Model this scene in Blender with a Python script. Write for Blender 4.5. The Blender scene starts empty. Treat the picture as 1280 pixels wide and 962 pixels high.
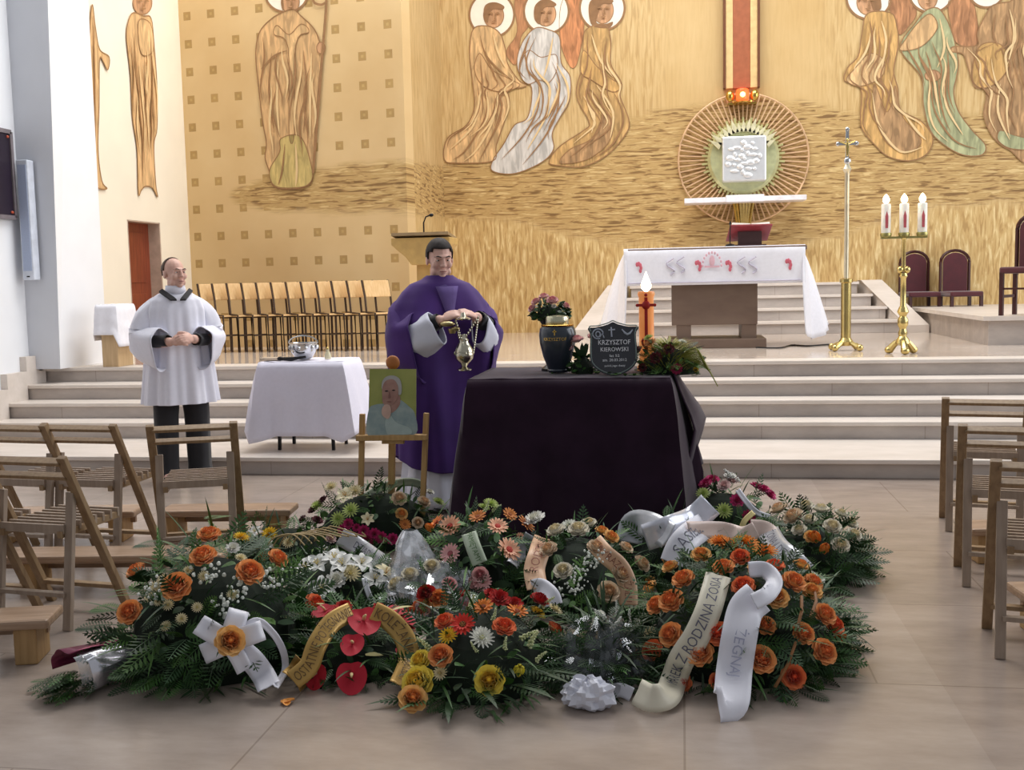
import bpy, math, random
from mathutils import Vector, Matrix, Euler, noise
R = math.radians
C = bpy.context.scene.collection
SC = bpy.context.scene
rnd = random.Random(7)

# ------------------------------------------------------------------ camera, light, exposure
CAM = Vector((0, 0, 1.5))
FPX = 1350.0
CM = Matrix.Rotation(R(9.0), 3, 'Z') @ Matrix.Rotation(R(90 - 5.5), 3, 'X') @ Matrix.Rotation(R(-1.25), 3, 'Z')
cd = bpy.data.cameras.new('camera'); cam = bpy.data.objects.new('camera', cd); C.objects.link(cam)
cd.sensor_width = 36; cd.lens = 36 * FPX / 1280
cam.matrix_world = Matrix.Translation(CAM) @ CM.to_4x4()
SC.camera = cam
SC.view_settings.view_transform = 'Standard'; SC.view_settings.look = 'None'
SC.view_settings.gamma = 1; SC.view_settings.use_curve_mapping = False
SC.view_settings.exposure = 0.0
w = bpy.data.worlds.new('world'); SC.world = w; w.use_nodes = True
w.node_tree.nodes['Background'].inputs[0].default_value = (.93, .95, 1.0, 1)
w.node_tree.nodes['Background'].inputs[1].default_value = 0.31
def area(name, loc, rot, sx, sy, e, col):
    l = bpy.data.lights.new(name, 'AREA'); l.shape = 'RECTANGLE'; l.size = sx; l.size_y = sy; l.energy = e; l.color = col
    o = bpy.data.objects.new(name, l); C.objects.link(o); o.location = loc; o.rotation_euler = [R(a) for a in rot]
    return o
area('skylight_sanctuary', (-.8, 11.0, 9.0), (0, 0, 0), 9, 4.5, 960, (1.0, .98, .95))
area('window_bank_right', (8.5, 9.0, 4.5), (0, 90, 0), 6, 9, 560, (.93, .96, 1.0))
area('window_bank_left_nave', (-6.2, 2.5, 6.0), (0, -75, 0), 4, 6, 25, (.93, .96, 1.0))
area('ceiling_panel_nave', (-.6, 4.6, 8.5), (0, 0, 0), 6, 4, 8, (1.0, .98, .96))

# pixel -> place helpers: a viewing ray met with a real plane
def ray(px, py): return CM @ Vector(((px - 640) / FPX, -(py - 481) / FPX, -1))
def az(px, py, z):
    d = ray(px, py); return CAM + d * ((z - CAM.z) / d.z)
def ay(px, py, y):
    d = ray(px, py); return CAM + d * (y / d.y)
def ax(px, py, x):
    d = ray(px, py); return CAM + d * (x / d.x)
def aplane(px, py, p, n):
    d = ray(px, py); return CAM + d * ((Vector(p) - CAM).dot(n) / d.dot(n))
def proj(p):
    q = CM.transposed() @ (Vector(p) - CAM); return 640 + FPX * q.x / -q.z, 481 - FPX * q.y / -q.z

# ------------------------------------------------------------------ materials
def lin(c):
    return tuple((x / 255 / 12.92 if x <= 10 else ((x / 255 + .055) / 1.055) ** 2.4) for x in c) + (1,)
MATS = {}
def mat(name, rgb=(200, 200, 200), rough=.6, metal=0, var=.12, scale=12, bump=0, spec=.4, rgb2=None, sheen=0, emit=None, coat=0, stretch=(1, 1, 1), sss=0):
    if name in MATS: return MATS[name]
    m = bpy.data.materials.new(name); m.use_nodes = True; nt = m.node_tree; b = nt.nodes['Principled BSDF']
    b.inputs['Roughness'].default_value = rough; b.inputs['Metallic'].default_value = metal
    b.inputs['Specular IOR Level'].default_value = spec
    b.inputs['Sheen Weight'].default_value = sheen; b.inputs['Coat Weight'].default_value = coat
    if sss: b.inputs['Subsurface Weight'].default_value = sss; b.inputs['Subsurface Radius'].default_value = (.02, .008, .005)
    tc = nt.nodes.new('ShaderNodeTexCoord'); mp = nt.nodes.new('ShaderNodeMapping'); mp.inputs['Scale'].default_value = stretch
    n = nt.nodes.new('ShaderNodeTexNoise'); n.inputs['Scale'].default_value = scale; n.inputs['Detail'].default_value = 4
    nt.links.new(tc.outputs['Object'], mp.inputs[0]); nt.links.new(mp.outputs[0], n.inputs['Vector'])
    r = nt.nodes.new('ShaderNodeValToRGB'); c = lin(rgb)
    c2 = lin(rgb2) if rgb2 else tuple(min(1, x * (1 + var)) for x in c[:3]) + (1,)
    c1 = c if rgb2 else tuple(x * (1 - var) for x in c[:3]) + (1,)
    r.color_ramp.elements[0].position = .3; r.color_ramp.elements[1].position = .7
    r.color_ramp.elements[0].color = c1; r.color_ramp.elements[1].color = c2
    nt.links.new(n.outputs['Fac'], r.inputs[0]); nt.links.new(r.outputs[0], b.inputs['Base Color'])
    if bump:
        bp = nt.nodes.new('ShaderNodeBump'); bp.inputs['Strength'].default_value = bump; bp.inputs['Distance'].default_value = .01
        nt.links.new(n.outputs['Fac'], bp.inputs['Height']); nt.links.new(bp.outputs[0], b.inputs['Normal'])
    if emit:
        b.inputs['Emission Color'].default_value = lin(emit[0]); b.inputs['Emission Strength'].default_value = emit[1]
    MATS[name] = m; return m
def wood(name, rgb, rgb2, rough=.5, st=(14, 14, 1.2)):
    return mat(name, rgb, rough, scale=3.5, rgb2=rgb2, stretch=st, bump=.1)
def film(name, tint, clear=.6, rough=.08):
    if name in MATS: return MATS[name]
    m = bpy.data.materials.new(name); m.use_nodes = True; nt = m.node_tree; nt.nodes.clear()
    o = nt.nodes.new('ShaderNodeOutputMaterial'); mx = nt.nodes.new('ShaderNodeMixShader'); t = nt.nodes.new('ShaderNodeBsdfTransparent')
    g = nt.nodes.new('ShaderNodeBsdfPrincipled'); g.inputs['Base Color'].default_value = lin(tint); g.inputs['Roughness'].default_value = rough
    g.inputs['Metallic'].default_value = .55
    n = nt.nodes.new('ShaderNodeTexNoise'); n.inputs['Scale'].default_value = 14; n.inputs['Detail'].default_value = 3
    tc = nt.nodes.new('ShaderNodeTexCoord'); nt.links.new(tc.outputs['Object'], n.inputs['Vector'])
    rp = nt.nodes.new('ShaderNodeValToRGB'); rp.color_ramp.elements[0].position = .42; rp.color_ramp.elements[1].position = .62
    v0, v1 = max(0, .9 - clear), max(0, .55 - clear * .5)
    rp.color_ramp.elements[0].color = (v1, v1, v1, 1); rp.color_ramp.elements[1].color = (v0 + .3, v0 + .3, v0 + .3, 1)
    nt.links.new(n.outputs['Fac'], rp.inputs[0]); nt.links.new(rp.outputs[0], mx.inputs[0])
    nt.links.new(t.outputs[0], mx.inputs[1]); nt.links.new(g.outputs[0], mx.inputs[2]); nt.links.new(mx.outputs[0], o.inputs[0])
    MATS[name] = m; return m

# ------------------------------------------------------------------ mesh helpers
class MB:
    def __init__(s): s.v = []; s.f = []; s.m = []; s.cur = 0
    def add(s, vs, fs):
        o = len(s.v); s.v += [Vector(p) for p in vs]
        for f in fs: s.f.append([i + o for i in f]); s.m.append(s.cur)
        return s
    def box(s, c, sz, rz=0, M=None):
        M = M or Matrix.Rotation(rz, 3, 'Z'); c = Vector(c); h = [x / 2 for x in sz]
        vs = [c + M @ Vector((sx * h[0], sy * h[1], sz_ * h[2])) for sx in (-1, 1) for sy in (-1, 1) for sz_ in (-1, 1)]
        return s.add(vs, [(0, 1, 3, 2), (4, 6, 7, 5), (0, 4, 5, 1), (2, 3, 7, 6), (0, 2, 6, 4), (1, 5, 7, 3)])
    def bar(s, p, q, wd, dp, up=(0, 0, 1)):
        p, q = Vector(p), Vector(q); z = (q - p); L = z.length; z.normalize(); u = Vector(up)
        if abs(z.dot(u)) > .98: u = Vector((0, 1, 0))
        x = u.cross(z).normalized(); y = z.cross(x)
        return s.box((p + q) / 2, (wd, dp, L), M=Matrix((x, y, z)).transposed())
    def tube(s, pts, r, n=8, cap=True, sq=1.0):
        pts = [Vector(p) for p in pts]; k = len(pts); rs = r if isinstance(r, (list, tuple)) else [r] * k; vs = []; fs = []
        for i, p in enumerate(pts):
            t = (pts[min(i + 1, k - 1)] - pts[max(i - 1, 0)]).normalized()
            u = Vector((0, 0, 1)) if abs(t.z) < .95 else Vector((0, 1, 0))
            x = u.cross(t).normalized(); y = t.cross(x)
            vs += [p + (x * math.cos(a) + y * math.sin(a) * sq) * rs[i] for a in (2 * math.pi * j / n for j in range(n))]
        for i in range(k - 1):
            for j in range(n): fs.append((i * n + j, i * n + (j + 1) % n, (i + 1) * n + (j + 1) % n, (i + 1) * n + j))
        if cap: fs += [tuple(range(n))[::-1], tuple(range((k - 1) * n, k * n))]
        return s.add(vs, fs)
    def lathe(s, prof, c=(0, 0, 0), n=24, M=None):
        vs = []; fs = []; c = Vector(c); M = M or Matrix.Identity(3)
        for r, z in prof: vs += [c + M @ Vector((r * math.cos(2 * math.pi * j / n), r * math.sin(2 * math.pi * j / n), z)) for j in range(n)]
        for i in range(len(prof) - 1):
            for j in range(n): fs.append((i * n + j, i * n + (j + 1) % n, (i + 1) * n + (j + 1) % n, (i + 1) * n + j))
        fs += [tuple(range(n))[::-1], tuple(range((len(prof) - 1) * n, len(prof) * n))]
        return s.add(vs, fs)
    def ell(s, c, r, nu=14, nv=9, M=None):
        vs = []; fs = []; c = Vector(c); M = M or Matrix.Identity(3); r = r if hasattr(r, '__len__') else (r, r, r)
        for i in range(nv + 1):
            t = math.pi * (i + (.02 if i == 0 else -.02 if i == nv else 0)) / nv
            vs += [c + M @ Vector((r[0] * math.sin(t) * math.cos(2 * math.pi * j / nu), r[1] * math.sin(t) * math.sin(2 * math.pi * j / nu), r[2] * math.cos(t))) for j in range(nu)]
        for i in range(nv):
            for j in range(nu): fs.append((i * nu + j, (i + 1) * nu + j, (i + 1) * nu + (j + 1) % nu, i * nu + (j + 1) % nu))
        fs += [tuple(range(nu)), tuple(range(nv * nu, (nv + 1) * nu))[::-1]]
        return s.add(vs, fs)
    def sheet(s, rows, closed=False):
        n = len(rows[0]); vs = [p for r in rows for p in r]; fs = []
        for i in range(len(rows) - 1):
            for j in range(n if closed else n - 1): fs.append((i * n + j, i * n + (j + 1) % n, (i + 1) * n + (j + 1) % n, (i + 1) * n + j))
        return s.add(vs, fs)
    def prism(s, poly, d):
        """poly: 3D points in a plane, d: thickness vector"""
        n = len(poly); d = Vector(d); poly = [Vector(p) for p in poly]
        fs = [tuple(range(n)), tuple(range(2 * n - 1, n - 1, -1))] + [(i, i + n, (i + 1) % n + n, (i + 1) % n) for i in range(n)]
        return s.add(poly + [p + d for p in poly], fs)
    def build(s, name, mats, parent=None, smooth=True, bevel=0, solid=0, world=False, sub=0, angle=40):
        me = bpy.data.meshes.new(name); off = Vector((0, 0, 0))
        if world and parent:
            p = parent
            while p: off += p.location; p = p.parent
        me.from_pydata([v - off for v in s.v], [], s.f); mats = mats if isinstance(mats, (list, tuple)) else [mats]
        for m in mats: me.materials.append(m)
        if len(mats) > 1: me.polygons.foreach_set('material_index', s.m)
        o = bpy.data.objects.new(name, me); C.objects.link(o)
        if not parent and world:
            lo = Vector((sum(v.x for v in s.v) / len(s.v), sum(v.y for v in s.v) / len(s.v), min(v.z for v in s.v)))
            me.transform(Matrix.Translation(-lo)); o.location = lo
        if parent: o.parent = parent
        if smooth:
            me.polygons.foreach_set('use_smooth', [True] * len(me.polygons))
            try: me.set_sharp_from_angle(angle=R(angle))
            except Exception: pass
        if solid: md = o.modifiers.new('thickness', 'SOLIDIFY'); md.thickness = solid; md.offset = 0
        if sub: md = o.modifiers.new('soft', 'SUBSURF'); md.levels = sub; md.render_levels = sub
        if bevel: md = o.modifiers.new('edge', 'BEVEL'); md.width = bevel; md.segments = 2; md.limit_method = 'ANGLE'
        return o
def tag(o, label=None, cat=None, group=None, kind=None):
    for k, v in (('label', label), ('category', cat), ('group', group), ('kind', kind)):
        if v: o[k] = v
    return o
def thing(name, label, cat, loc=(0, 0, 0), rz=0, group=None):
    o = bpy.data.objects.new(name, None); C.objects.link(o); o.location = loc; o.rotation_euler = (0, 0, rz); o.empty_display_size = .1
    return tag(o, label, cat, group)
def copy_tree(o, parent=None):
    c = o.copy(); C.objects.link(c)
    if parent: c.parent = parent
    for ch in list(o.children): copy_tree(ch, c)
    return c
def spline(pts, n=6, closed=False):
    out = []; k = len(pts); pts = [Vector(p) for p in pts]
    for i in range(k if closed else k - 1):
        a, b, c, d = [pts[j % k] if closed else pts[max(0, min(k - 1, j))] for j in (i - 1, i, i + 1, i + 2)]
        for t in range(n):
            t /= n
            out.append(.5 * ((2 * b) + (c - a) * t + (2 * a - 5 * b + 4 * c - d) * t * t + (3 * b - a - 3 * c + d) * t ** 3))
    if not closed: out.append(pts[-1])
    return out
def interp(pts, x):
    if x <= pts[0][0]: return pts[0][1]
    for (a, b), (c, d) in zip(pts, pts[1:]):
        if x <= c: return b + (d - b) * (x - a) / (c - a)
    return pts[-1][1]
def sstep(a, b, x):
    t = max(0, min(1, (x - a) / (b - a))); return t * t * (3 - 2 * t)
_tc = {}
def text_geo(s):
    if s in _tc: return _tc[s]
    cu = bpy.data.curves.new('t', 'FONT'); cu.body = s; cu.align_x = 'CENTER'; cu.align_y = 'CENTER'; cu.size = 1; cu.resolution_u = 2
    o = bpy.data.objects.new('t', cu); C.objects.link(o); dg = bpy.context.evaluated_depsgraph_get()
    me = bpy.data.meshes.new_from_object(o.evaluated_get(dg)); C.objects.unlink(o); bpy.data.objects.remove(o)
    vs = [v.co.copy() for v in me.vertices]; fs = [list(p.vertices) for p in me.polygons]; bpy.data.meshes.remove(me)
    _tc[s] = (vs, fs); return vs, fs

# ------------------------------------------------------------------ the setting
PZ = .725; SH = .145
def struct(name, mb, m, label, **k):
    return tag(mb.build(name, m, **k), label, kind='structure')
# stone for floor, steps
def stone(name, c1, c2, rough, tile=None, xsplit=None):
    m = bpy.data.materials.new(name); m.use_nodes = True; nt = m.node_tree; b = nt.nodes['Principled BSDF']; L = nt.links.new
    tc = nt.nodes.new('ShaderNodeTexCoord')
    n = nt.nodes.new('ShaderNodeTexNoise'); n.inputs['Scale'].default_value = 2.2; n.inputs['Detail'].default_value = 8; n.inputs['Roughness'].default_value = .65
    mp = nt.nodes.new('ShaderNodeMapping'); mp.inputs['Scale'].default_value = (1, 2.5, 2.5); L(tc.outputs['Object'], mp.inputs[0]); L(mp.outputs[0], n.inputs['Vector'])
    r = nt.nodes.new('ShaderNodeValToRGB'); r.color_ramp.elements[0].position = .32; r.color_ramp.elements[1].position = .68
    r.color_ramp.elements[0].color = lin(c1); r.color_ramp.elements[1].color = lin(c2); L(n.outputs['Fac'], r.inputs[0]); out = r.outputs[0]
    if tile:
        br = nt.nodes.new('ShaderNodeTexBrick'); br.inputs['Scale'].default_value = 1; br.inputs['Mortar Size'].default_value = .004
        br.inputs['Brick Width'].default_value = tile[0]; br.inputs['Row Height'].default_value = tile[1]; br.offset = .5
        br.inputs['Color1'].default_value = (1, 1, 1, 1); br.inputs['Color2'].default_value = (.94, .935, .93, 1); br.inputs['Mortar'].default_value = (.72, .69, .66, 1)
        L(tc.outputs['Object'], br.inputs['Vector']); mx = nt.nodes.new('ShaderNodeMixRGB'); mx.blend_type = 'MULTIPLY'; mx.inputs[0].default_value = 1
        L(out, mx.inputs[1]); L(br.outputs['Color'], mx.inputs[2]); out = mx.outputs[0]
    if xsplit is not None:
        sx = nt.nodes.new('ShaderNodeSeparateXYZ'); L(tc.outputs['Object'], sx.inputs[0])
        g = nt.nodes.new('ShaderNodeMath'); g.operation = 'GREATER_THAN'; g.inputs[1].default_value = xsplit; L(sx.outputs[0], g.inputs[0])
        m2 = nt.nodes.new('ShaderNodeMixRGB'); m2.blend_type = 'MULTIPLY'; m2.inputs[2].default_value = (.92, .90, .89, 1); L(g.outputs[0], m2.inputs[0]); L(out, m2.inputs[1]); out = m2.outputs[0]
    L(out, b.inputs['Base Color']); b.inputs['Roughness'].default_value = rough; b.inputs['Specular IOR Level'].default_value = .45
    return m
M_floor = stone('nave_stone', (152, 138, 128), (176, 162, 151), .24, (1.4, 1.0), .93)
M_plat = stone('platform_stone', (196, 182, 168), (214, 200, 188), .12, (.9, .6))
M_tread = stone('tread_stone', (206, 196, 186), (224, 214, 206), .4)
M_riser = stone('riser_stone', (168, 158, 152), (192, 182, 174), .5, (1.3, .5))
M_white = mat('white_plaster', (236, 238, 242), .8, var=.02, scale=3)
M_white_shade = mat('white_plaster_shade', (206, 209, 216), .8, var=.02, scale=3)  # white plaster in shade: darker copy painted on the pilaster front
M_cream = mat('cream_plaster', (236, 226, 206), .8, var=.03, scale=2)

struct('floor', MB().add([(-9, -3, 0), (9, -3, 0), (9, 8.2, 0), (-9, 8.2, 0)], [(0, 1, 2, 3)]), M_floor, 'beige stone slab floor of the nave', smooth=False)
SY = [8.1, 9.1, 9.42, 9.74, 10.06]
mr = MB(); mt = []
for i, y in enumerate(SY):
    z = (i + 1) * SH; yb = SY[i + 1] + .03 if i < 4 else 10.4
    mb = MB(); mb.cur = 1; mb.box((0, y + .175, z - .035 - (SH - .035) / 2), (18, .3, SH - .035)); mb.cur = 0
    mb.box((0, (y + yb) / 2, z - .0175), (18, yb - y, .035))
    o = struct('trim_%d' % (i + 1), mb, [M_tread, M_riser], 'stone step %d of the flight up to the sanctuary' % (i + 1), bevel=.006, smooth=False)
struct('floor_sanctuary', MB().box((0, 13.2, PZ - .05), (18, 5.7, .1)), M_plat, 'polished pale stone floor of the sanctuary platform', smooth=False)
# left side: nave wall, pilaster, cream side wall with the door
struct('wall_left', MB().box((-6.6, 6.5, 4), (.3, 6.8, 8)), M_white, 'white side wall at the far left edge', smooth=False)
mb = MB(); mb.cur = 1
# pilaster flares slightly towards the top
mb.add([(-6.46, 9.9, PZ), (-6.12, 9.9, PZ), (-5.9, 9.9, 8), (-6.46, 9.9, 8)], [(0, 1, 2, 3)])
mb.cur = 0
mb.add([(-6.12, 9.9, PZ), (-6.12, 10.8, PZ), (-6.09, 10.8, 8), (-5.9, 9.9, 8), (-6.46, 10.8, PZ), (-6.46, 10.8, 8)], [(0, 1, 2, 3), (1, 4, 5, 2)])
struct('wall_pilaster', mb, [M_white, M_white_shade], 'white pilaster, its front coloured greyer as shade, where the side wall meets the sanctuary', smooth=False)
D0, D1, DT = 11.72, 12.52, 2.30   # door opening
mb = MB()
for y0, y1, z0, z1 in ((10.7, D0, PZ, 8), (D1, 13.4, PZ, 8), (D0, D1, DT, 8)):
    mb.box((-6.45, (y0 + y1) / 2, (z0 + z1) / 2), (.3, y1 - y0, z1 - z0))
struct('wall_side', mb, M_cream, 'cream side wall of the sanctuary holding the brown door', smooth=False)
mb = MB()
mb.box((-6.38, 10.75, PZ + .06), (.2, 1.6, .12)); mb.box((-6.29, 12.85, PZ + .06), (.03, .9, .12))
struct('baseboard_left', mb, M_tread, 'low stone baseboard along the side wall', smooth=False)
mb = MB()
for i, y in enumerate(SY):
    yb = SY[i + 1] if i < 4 else 9.9
    mb.box((-6.42, (y + yb) / 2 - .0, (i + 1) * SH + .13), (.08, max(.05, yb - y), .3))
struct('baseboard_steps', mb, M_tread, 'stepped stone skirting beside the stair flight', smooth=False)
# door: brown leaf inside a deep light jamb
d = thing('door_1', 'reddish brown wooden door in the cream side wall', None, (-6.47, D0, PZ)); d['kind'] = 'structure'
M_door = wood('door_wood', (112, 52, 34), (142, 70, 46), .35)
mb = MB().box((0, .40, .785), (.045, .78, 1.56)); mb.box((.025, .40, 1.15), (.012, .5, .6)); mb.box((.025, .40, .42), (.012, .5, .6))
mb.build('door_leaf', M_door, d, smooth=False, bevel=.004)
M_steel = mat('brushed_steel', (190, 190, 188), .3, 1)
mb = MB().tube([(.03, .07, .98), (.08, .07, .98), (.08, .17, .98)], .009); mb.box((.03, .07, .97), (.01, .035, .16)); mb.build('door_handle', M_steel, d)
mb = MB().box((.07, .012, .79), (.2, .02, 1.57)); mb.box((.07, .788, .79), (.2, .02, 1.57)); mb.box((.07, .4, 1.567), (.2, .79, .012))
mb.build('door_jamb', mat('jamb_beige', (190, 168, 150), .6), d, smooth=False)
# ------------------------------------------------------------------ painted sanctuary wall (gold mural ground)
WT_AB = [(284, 246), (298, 232), (320, 224), (360, 217), (410, 208), (460, 205), (505, 202)]
WB_AB = [(284, 246), (300, 256), (330, 262), (400, 264), (450, 264), (510, 262)]
WT_CD = [(500, 203), (560, 208), (640, 206), (700, 200), (755, 172), (790, 146), (850, 134), (930, 126), (1000, 126), (1040, 136), (1080, 146), (1160, 144), (1300, 142)]
WB_CD = [(500, 262), (560, 269), (640, 273), (700, 290), (760, 300), (860, 304), (960, 308), (1020, 296), (1060, 290), (1110, 272), (1170, 258), (1300, 250)]
def mural_mat(name, c1, c2, squares, u0=0):
    m = bpy.data.materials.new(name); m.use_nodes = True; nt = m.node_tree; b = nt.nodes['Principled BSDF']; L = nt.links.new
    b.inputs['Roughness'].default_value = .55; b.inputs['Specular IOR Level'].default_value = .3
    def N(t, **k):
        n = nt.nodes.new('ShaderNode' + t)
        for a, v in k.items(): setattr(n, a, v)
        return n
    uv = N('UVMap'); uv.uv_map = 'UVMap'
    def nz(sc, sx, sy, dist=0, det=3):
        mp = N('Mapping'); mp.inputs['Scale'].default_value = (sx, sy, 1); L(uv.outputs[0], mp.inputs[0])
        n = N('TexNoise'); n.inputs['Scale'].default_value = sc; n.inputs['Detail'].default_value = det; n.inputs['Distortion'].default_value = dist
        L(mp.outputs[0], n.inputs['Vector']); return n.outputs['Fac']
    def ramp(fac, stops):
        r = N('ValToRGB'); e = r.color_ramp.elements
        while len(e) < len(stops): e.new(.5)
        for el, (p, c) in zip(e, stops): el.position = p; el.color = lin(c)
        L(fac, r.inputs[0]); return r.outputs[0]
    def mix(f, a, c, bt='MIX'):
        x = N('MixRGB'); x.blend_type = bt
        if isinstance(f, float): x.inputs[0].default_value = f
        else: L(f, x.inputs[0])
        L(a, x.inputs[1]); L(c, x.inputs[2]); return x.outputs[0]
    def attr(n): a = N('Attribute'); a.attribute_name = n; return a.outputs['Fac']
    def mul(a, c): x = N('Math', operation='MULTIPLY'); L(a, x.inputs[0]); L(c, x.inputs[1]) if not isinstance(c, float) else setattr(x.inputs[1], 'default_value', c); return x.outputs[0]
    base = ramp(nz(.9, 1, 1, 0, 5), [(.3, c1), (.7, c2)])
    # faint vertical brush streaks
    vs = ramp(nz(1, 26, 2.2, .8), [(.36, (156, 122, 76)), (.47, (194, 162, 110)), (.62, (220, 196, 148))])
    base = mix(mul(attr('streak'), .55), base, vs)
    if squares:
        sp = N('SeparateXYZ'); L(uv.outputs[0], sp.inputs[0])
        def cell(o, off, per, lo, hi):
            a = N('Math', operation='ADD'); L(o, a.inputs[0]); a.inputs[1].default_value = off
            f = N('Math', operation='DIVIDE'); L(a.outputs[0], f.inputs[0]); f.inputs[1].default_value = per
            g = N('Math', operation='FRACT'); L(f.outputs[0], g.inputs[0])
            s = N('Math', operation='SUBTRACT'); L(g.outputs[0], s.inputs[0]); s.inputs[1].default_value = .5
            q = N('Math', operation='ABSOLUTE'); L(s.outputs[0], q.inputs[0])
            l = N('Math', operation='LESS_THAN'); L(q.outputs[0], l.inputs[0]); l.inputs[1].default_value = hi
            return l.outputs[0]
        sq = mul(cell(sp.outputs[0], .03, .345, 0, .15), cell(sp.outputs[1], .10, .347, 0, .15))
        hole = mul(cell(sp.outputs[0], .03, .345, 0, .05), cell(sp.outputs[1], .10, .347, 0, .05))
        sqc = ramp(nz(5, 1, 1), [(.3, (150, 118, 66)), (.7, (172, 138, 80))])
        base = mix(mul(sq, .8), base, sqc)
        base = mix(mul(hole, .6), base, ramp(nz(5, 1, 1), [(.3, (190, 160, 100)), (.7, (200, 170, 110))]))
    reed = ramp(nz(1, 22, 3.6, .7), [(.36, (176, 142, 90)), (.45, (196, 162, 106)), (.55, (206, 176, 120)), (.66, (226, 202, 150))])
    base = mix(attr('reed'), base, reed)
    wv = ramp(nz(1, 3.4, 32, .7, 2), [(.34, (128, 98, 60)), (.42, (160, 126, 78)), (.48, (194, 162, 108)), (.58, (180, 148, 94)), (.66, (212, 184, 130))])
    col = mix(attr('wave'), base, wv)
    L(col, b.inputs['Base Color']); return m
def mural_wall(name, p, q, z0, z1, m, label, nu, kind, flip=False):
    p, q = Vector(p), Vector(q); n = (q - p); Lw = n.length; nrm = Vector((n.y, -n.x)).normalized()
    nv = 150; me = bpy.data.meshes.new(name); vs = []; fs = []
    W = []; RD = []; ST = []
    for i in range(nv + 1):
        z = z0 + (z1 - z0) * i / nv
        for j in range(nu + 1):
            a = p + n * j / nu; co = Vector((a.x, a.y, z)); vs.append(co); x, y = proj(co)
            jit = 6 * noise.noise(Vector((x * .03, y * .08, 1)))
            if kind == 'AB': t, bt = interp(WT_AB, x), interp(WB_AB, x)
            else: t, bt = interp(WT_CD, x), interp(WB_CD, x)
            if kind == 'BC': t, bt = 203 + (x - 510) * .12, 262 + (x - 510) * .15
            y2 = y + jit
            wv = sstep(t - 5, t + 5, y2) * (1 - sstep(bt - 5, bt + 6, y2)) * (1 if kind != 'AB' else sstep(280, 300, x + jit))
            W.append(wv)
            RD.append(sstep(bt - 2, bt + 8, y2) if kind == 'CD' else (.6 * sstep(bt, bt + 8, y2) if kind == 'BC' else 0))
            ST.append(0 if kind == 'AB' else .75 * (1 - .8 * sstep(800, 850, x) * (1 - sstep(1010, 1060, x))))
    for i in range(nv):
        for j in range(nu):
            a = i * (nu + 1) + j; fs.append((a, a + 1, a + nu + 2, a + nu + 1))
    me.from_pydata(vs, [], fs)
    for nm, d in (('wave', W), ('reed', RD), ('streak', ST)):
        at = me.attributes.new(nm, 'FLOAT', 'POINT'); at.data.foreach_set('value', d)
    uvl = me.uv_layers.new(name='UVMap'); k = 0
    for po in me.polygons:
        for li in po.loop_indices:
            v = me.loops[li].vertex_index; uvl.data[li].uv = ((v % (nu + 1)) / nu * Lw, vs[v].z)
    me.materials.append(m); o = bpy.data.objects.new(name, me); C.objects.link(o)
    
    if kind != 'BC': md = o.modifiers.new('thickness', 'SOLIDIFY'); md.thickness = .25; md.offset = -1
    return tag(o, label, kind='structure')
A_, B_, C_, D_ = (-6.32, 13.32), (-3.27, 12.85), (-3.5, 16.0), (7.5, 16.0)
M_mAB = mural_mat('mural_gold_squares', (206, 174, 124), (218, 190, 142), True)
M_mCD = mural_mat('mural_gold_field', (196, 162, 106), (210, 180, 128), False)
mural_wall('wall_mural_left', A_, B_, .6, 8, M_mAB, 'tan gold wall facet painted with a grid of small squares', 110, 'AB')
mural_wall('wall_mural_return', B_, C_, .6, 8, M_mCD, 'narrow return of the gold painted wall at its corner', 40, 'BC')
mural_wall('wall_back', C_, D_, .6, 8, M_mCD, 'gold painted back wall with wave band and reed strokes', 240, 'CD')

# painted figures: paint layers lying on the walls
def paint(name, rgb, dark=.66, light=1.35, st=(7, 7, 1.5), sc=2.4):
    if name in MATS: return MATS[name]
    m = bpy.data.materials.new(name); m.use_nodes = True; nt = m.node_tree; b = nt.nodes['Principled BSDF']; L = nt.links.new
    b.inputs['Roughness'].default_value = .6; b.inputs['Specular IOR Level'].default_value = .25
    tc = nt.nodes.new('ShaderNodeTexCoord'); mp = nt.nodes.new('ShaderNodeMapping'); mp.inputs['Scale'].default_value = st
    n = nt.nodes.new('ShaderNodeTexNoise'); n.inputs['Scale'].default_value = sc; n.inputs['Detail'].default_value = 2; n.inputs['Distortion'].default_value = .7
    r = nt.nodes.new('ShaderNodeValToRGB'); c = lin(rgb)
    e = r.color_ramp.elements; e.new(.48); e.new(.56)
    for el, p, k in zip(e, (.36, .45, .55, .66), (dark, .88, 1.02, light)):
        el.position = p; el.color = tuple(min(.92, x * k) for x in c[:3]) + (1,)
    L(tc.outputs['Object'], mp.inputs[0]); L(mp.outputs[0], n.inputs['Vector']); L(n.outputs['Fac'], r.inputs[0]); L(r.outputs[0], b.inputs['Base Color'])
    MATS[name] = m; return m
nAB = Vector((B_[1] - A_[1], -(B_[0] - A_[0]), 0)).normalized()
FOFF = [0.0]
WALLS = {'AB': (Vector((A_[0], A_[1], 0)), nAB), 'CD': (Vector((0, 16, 0)), Vector((0, -1, 0))), 'SW': (Vector((-6.3, 0, 0)), Vector((1, 0, 0)))}
def onwall(px, py, wl, lay):
    p, n = WALLS[wl]; return aplane(px, py, p + n * (.004 * lay + FOFF[0]), n)
M_line = mat('mural_outline', (150, 112, 74), .6)
M_halo = mat('mural_halo_white', (236, 230, 214), .6, var=.03)
M_skin_p = paint('mural_skin', (194, 150, 112), .75, 1.2)
M_hair_p = mat('mural_hair', (140, 104, 70), .7)
class Crop:
    def __init__(s, x, y, k): s.x, s.y, s.k = x, y, k
    def __call__(s, p): return s.x + p[0] / s.k, s.y + p[1] / s.k
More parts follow.
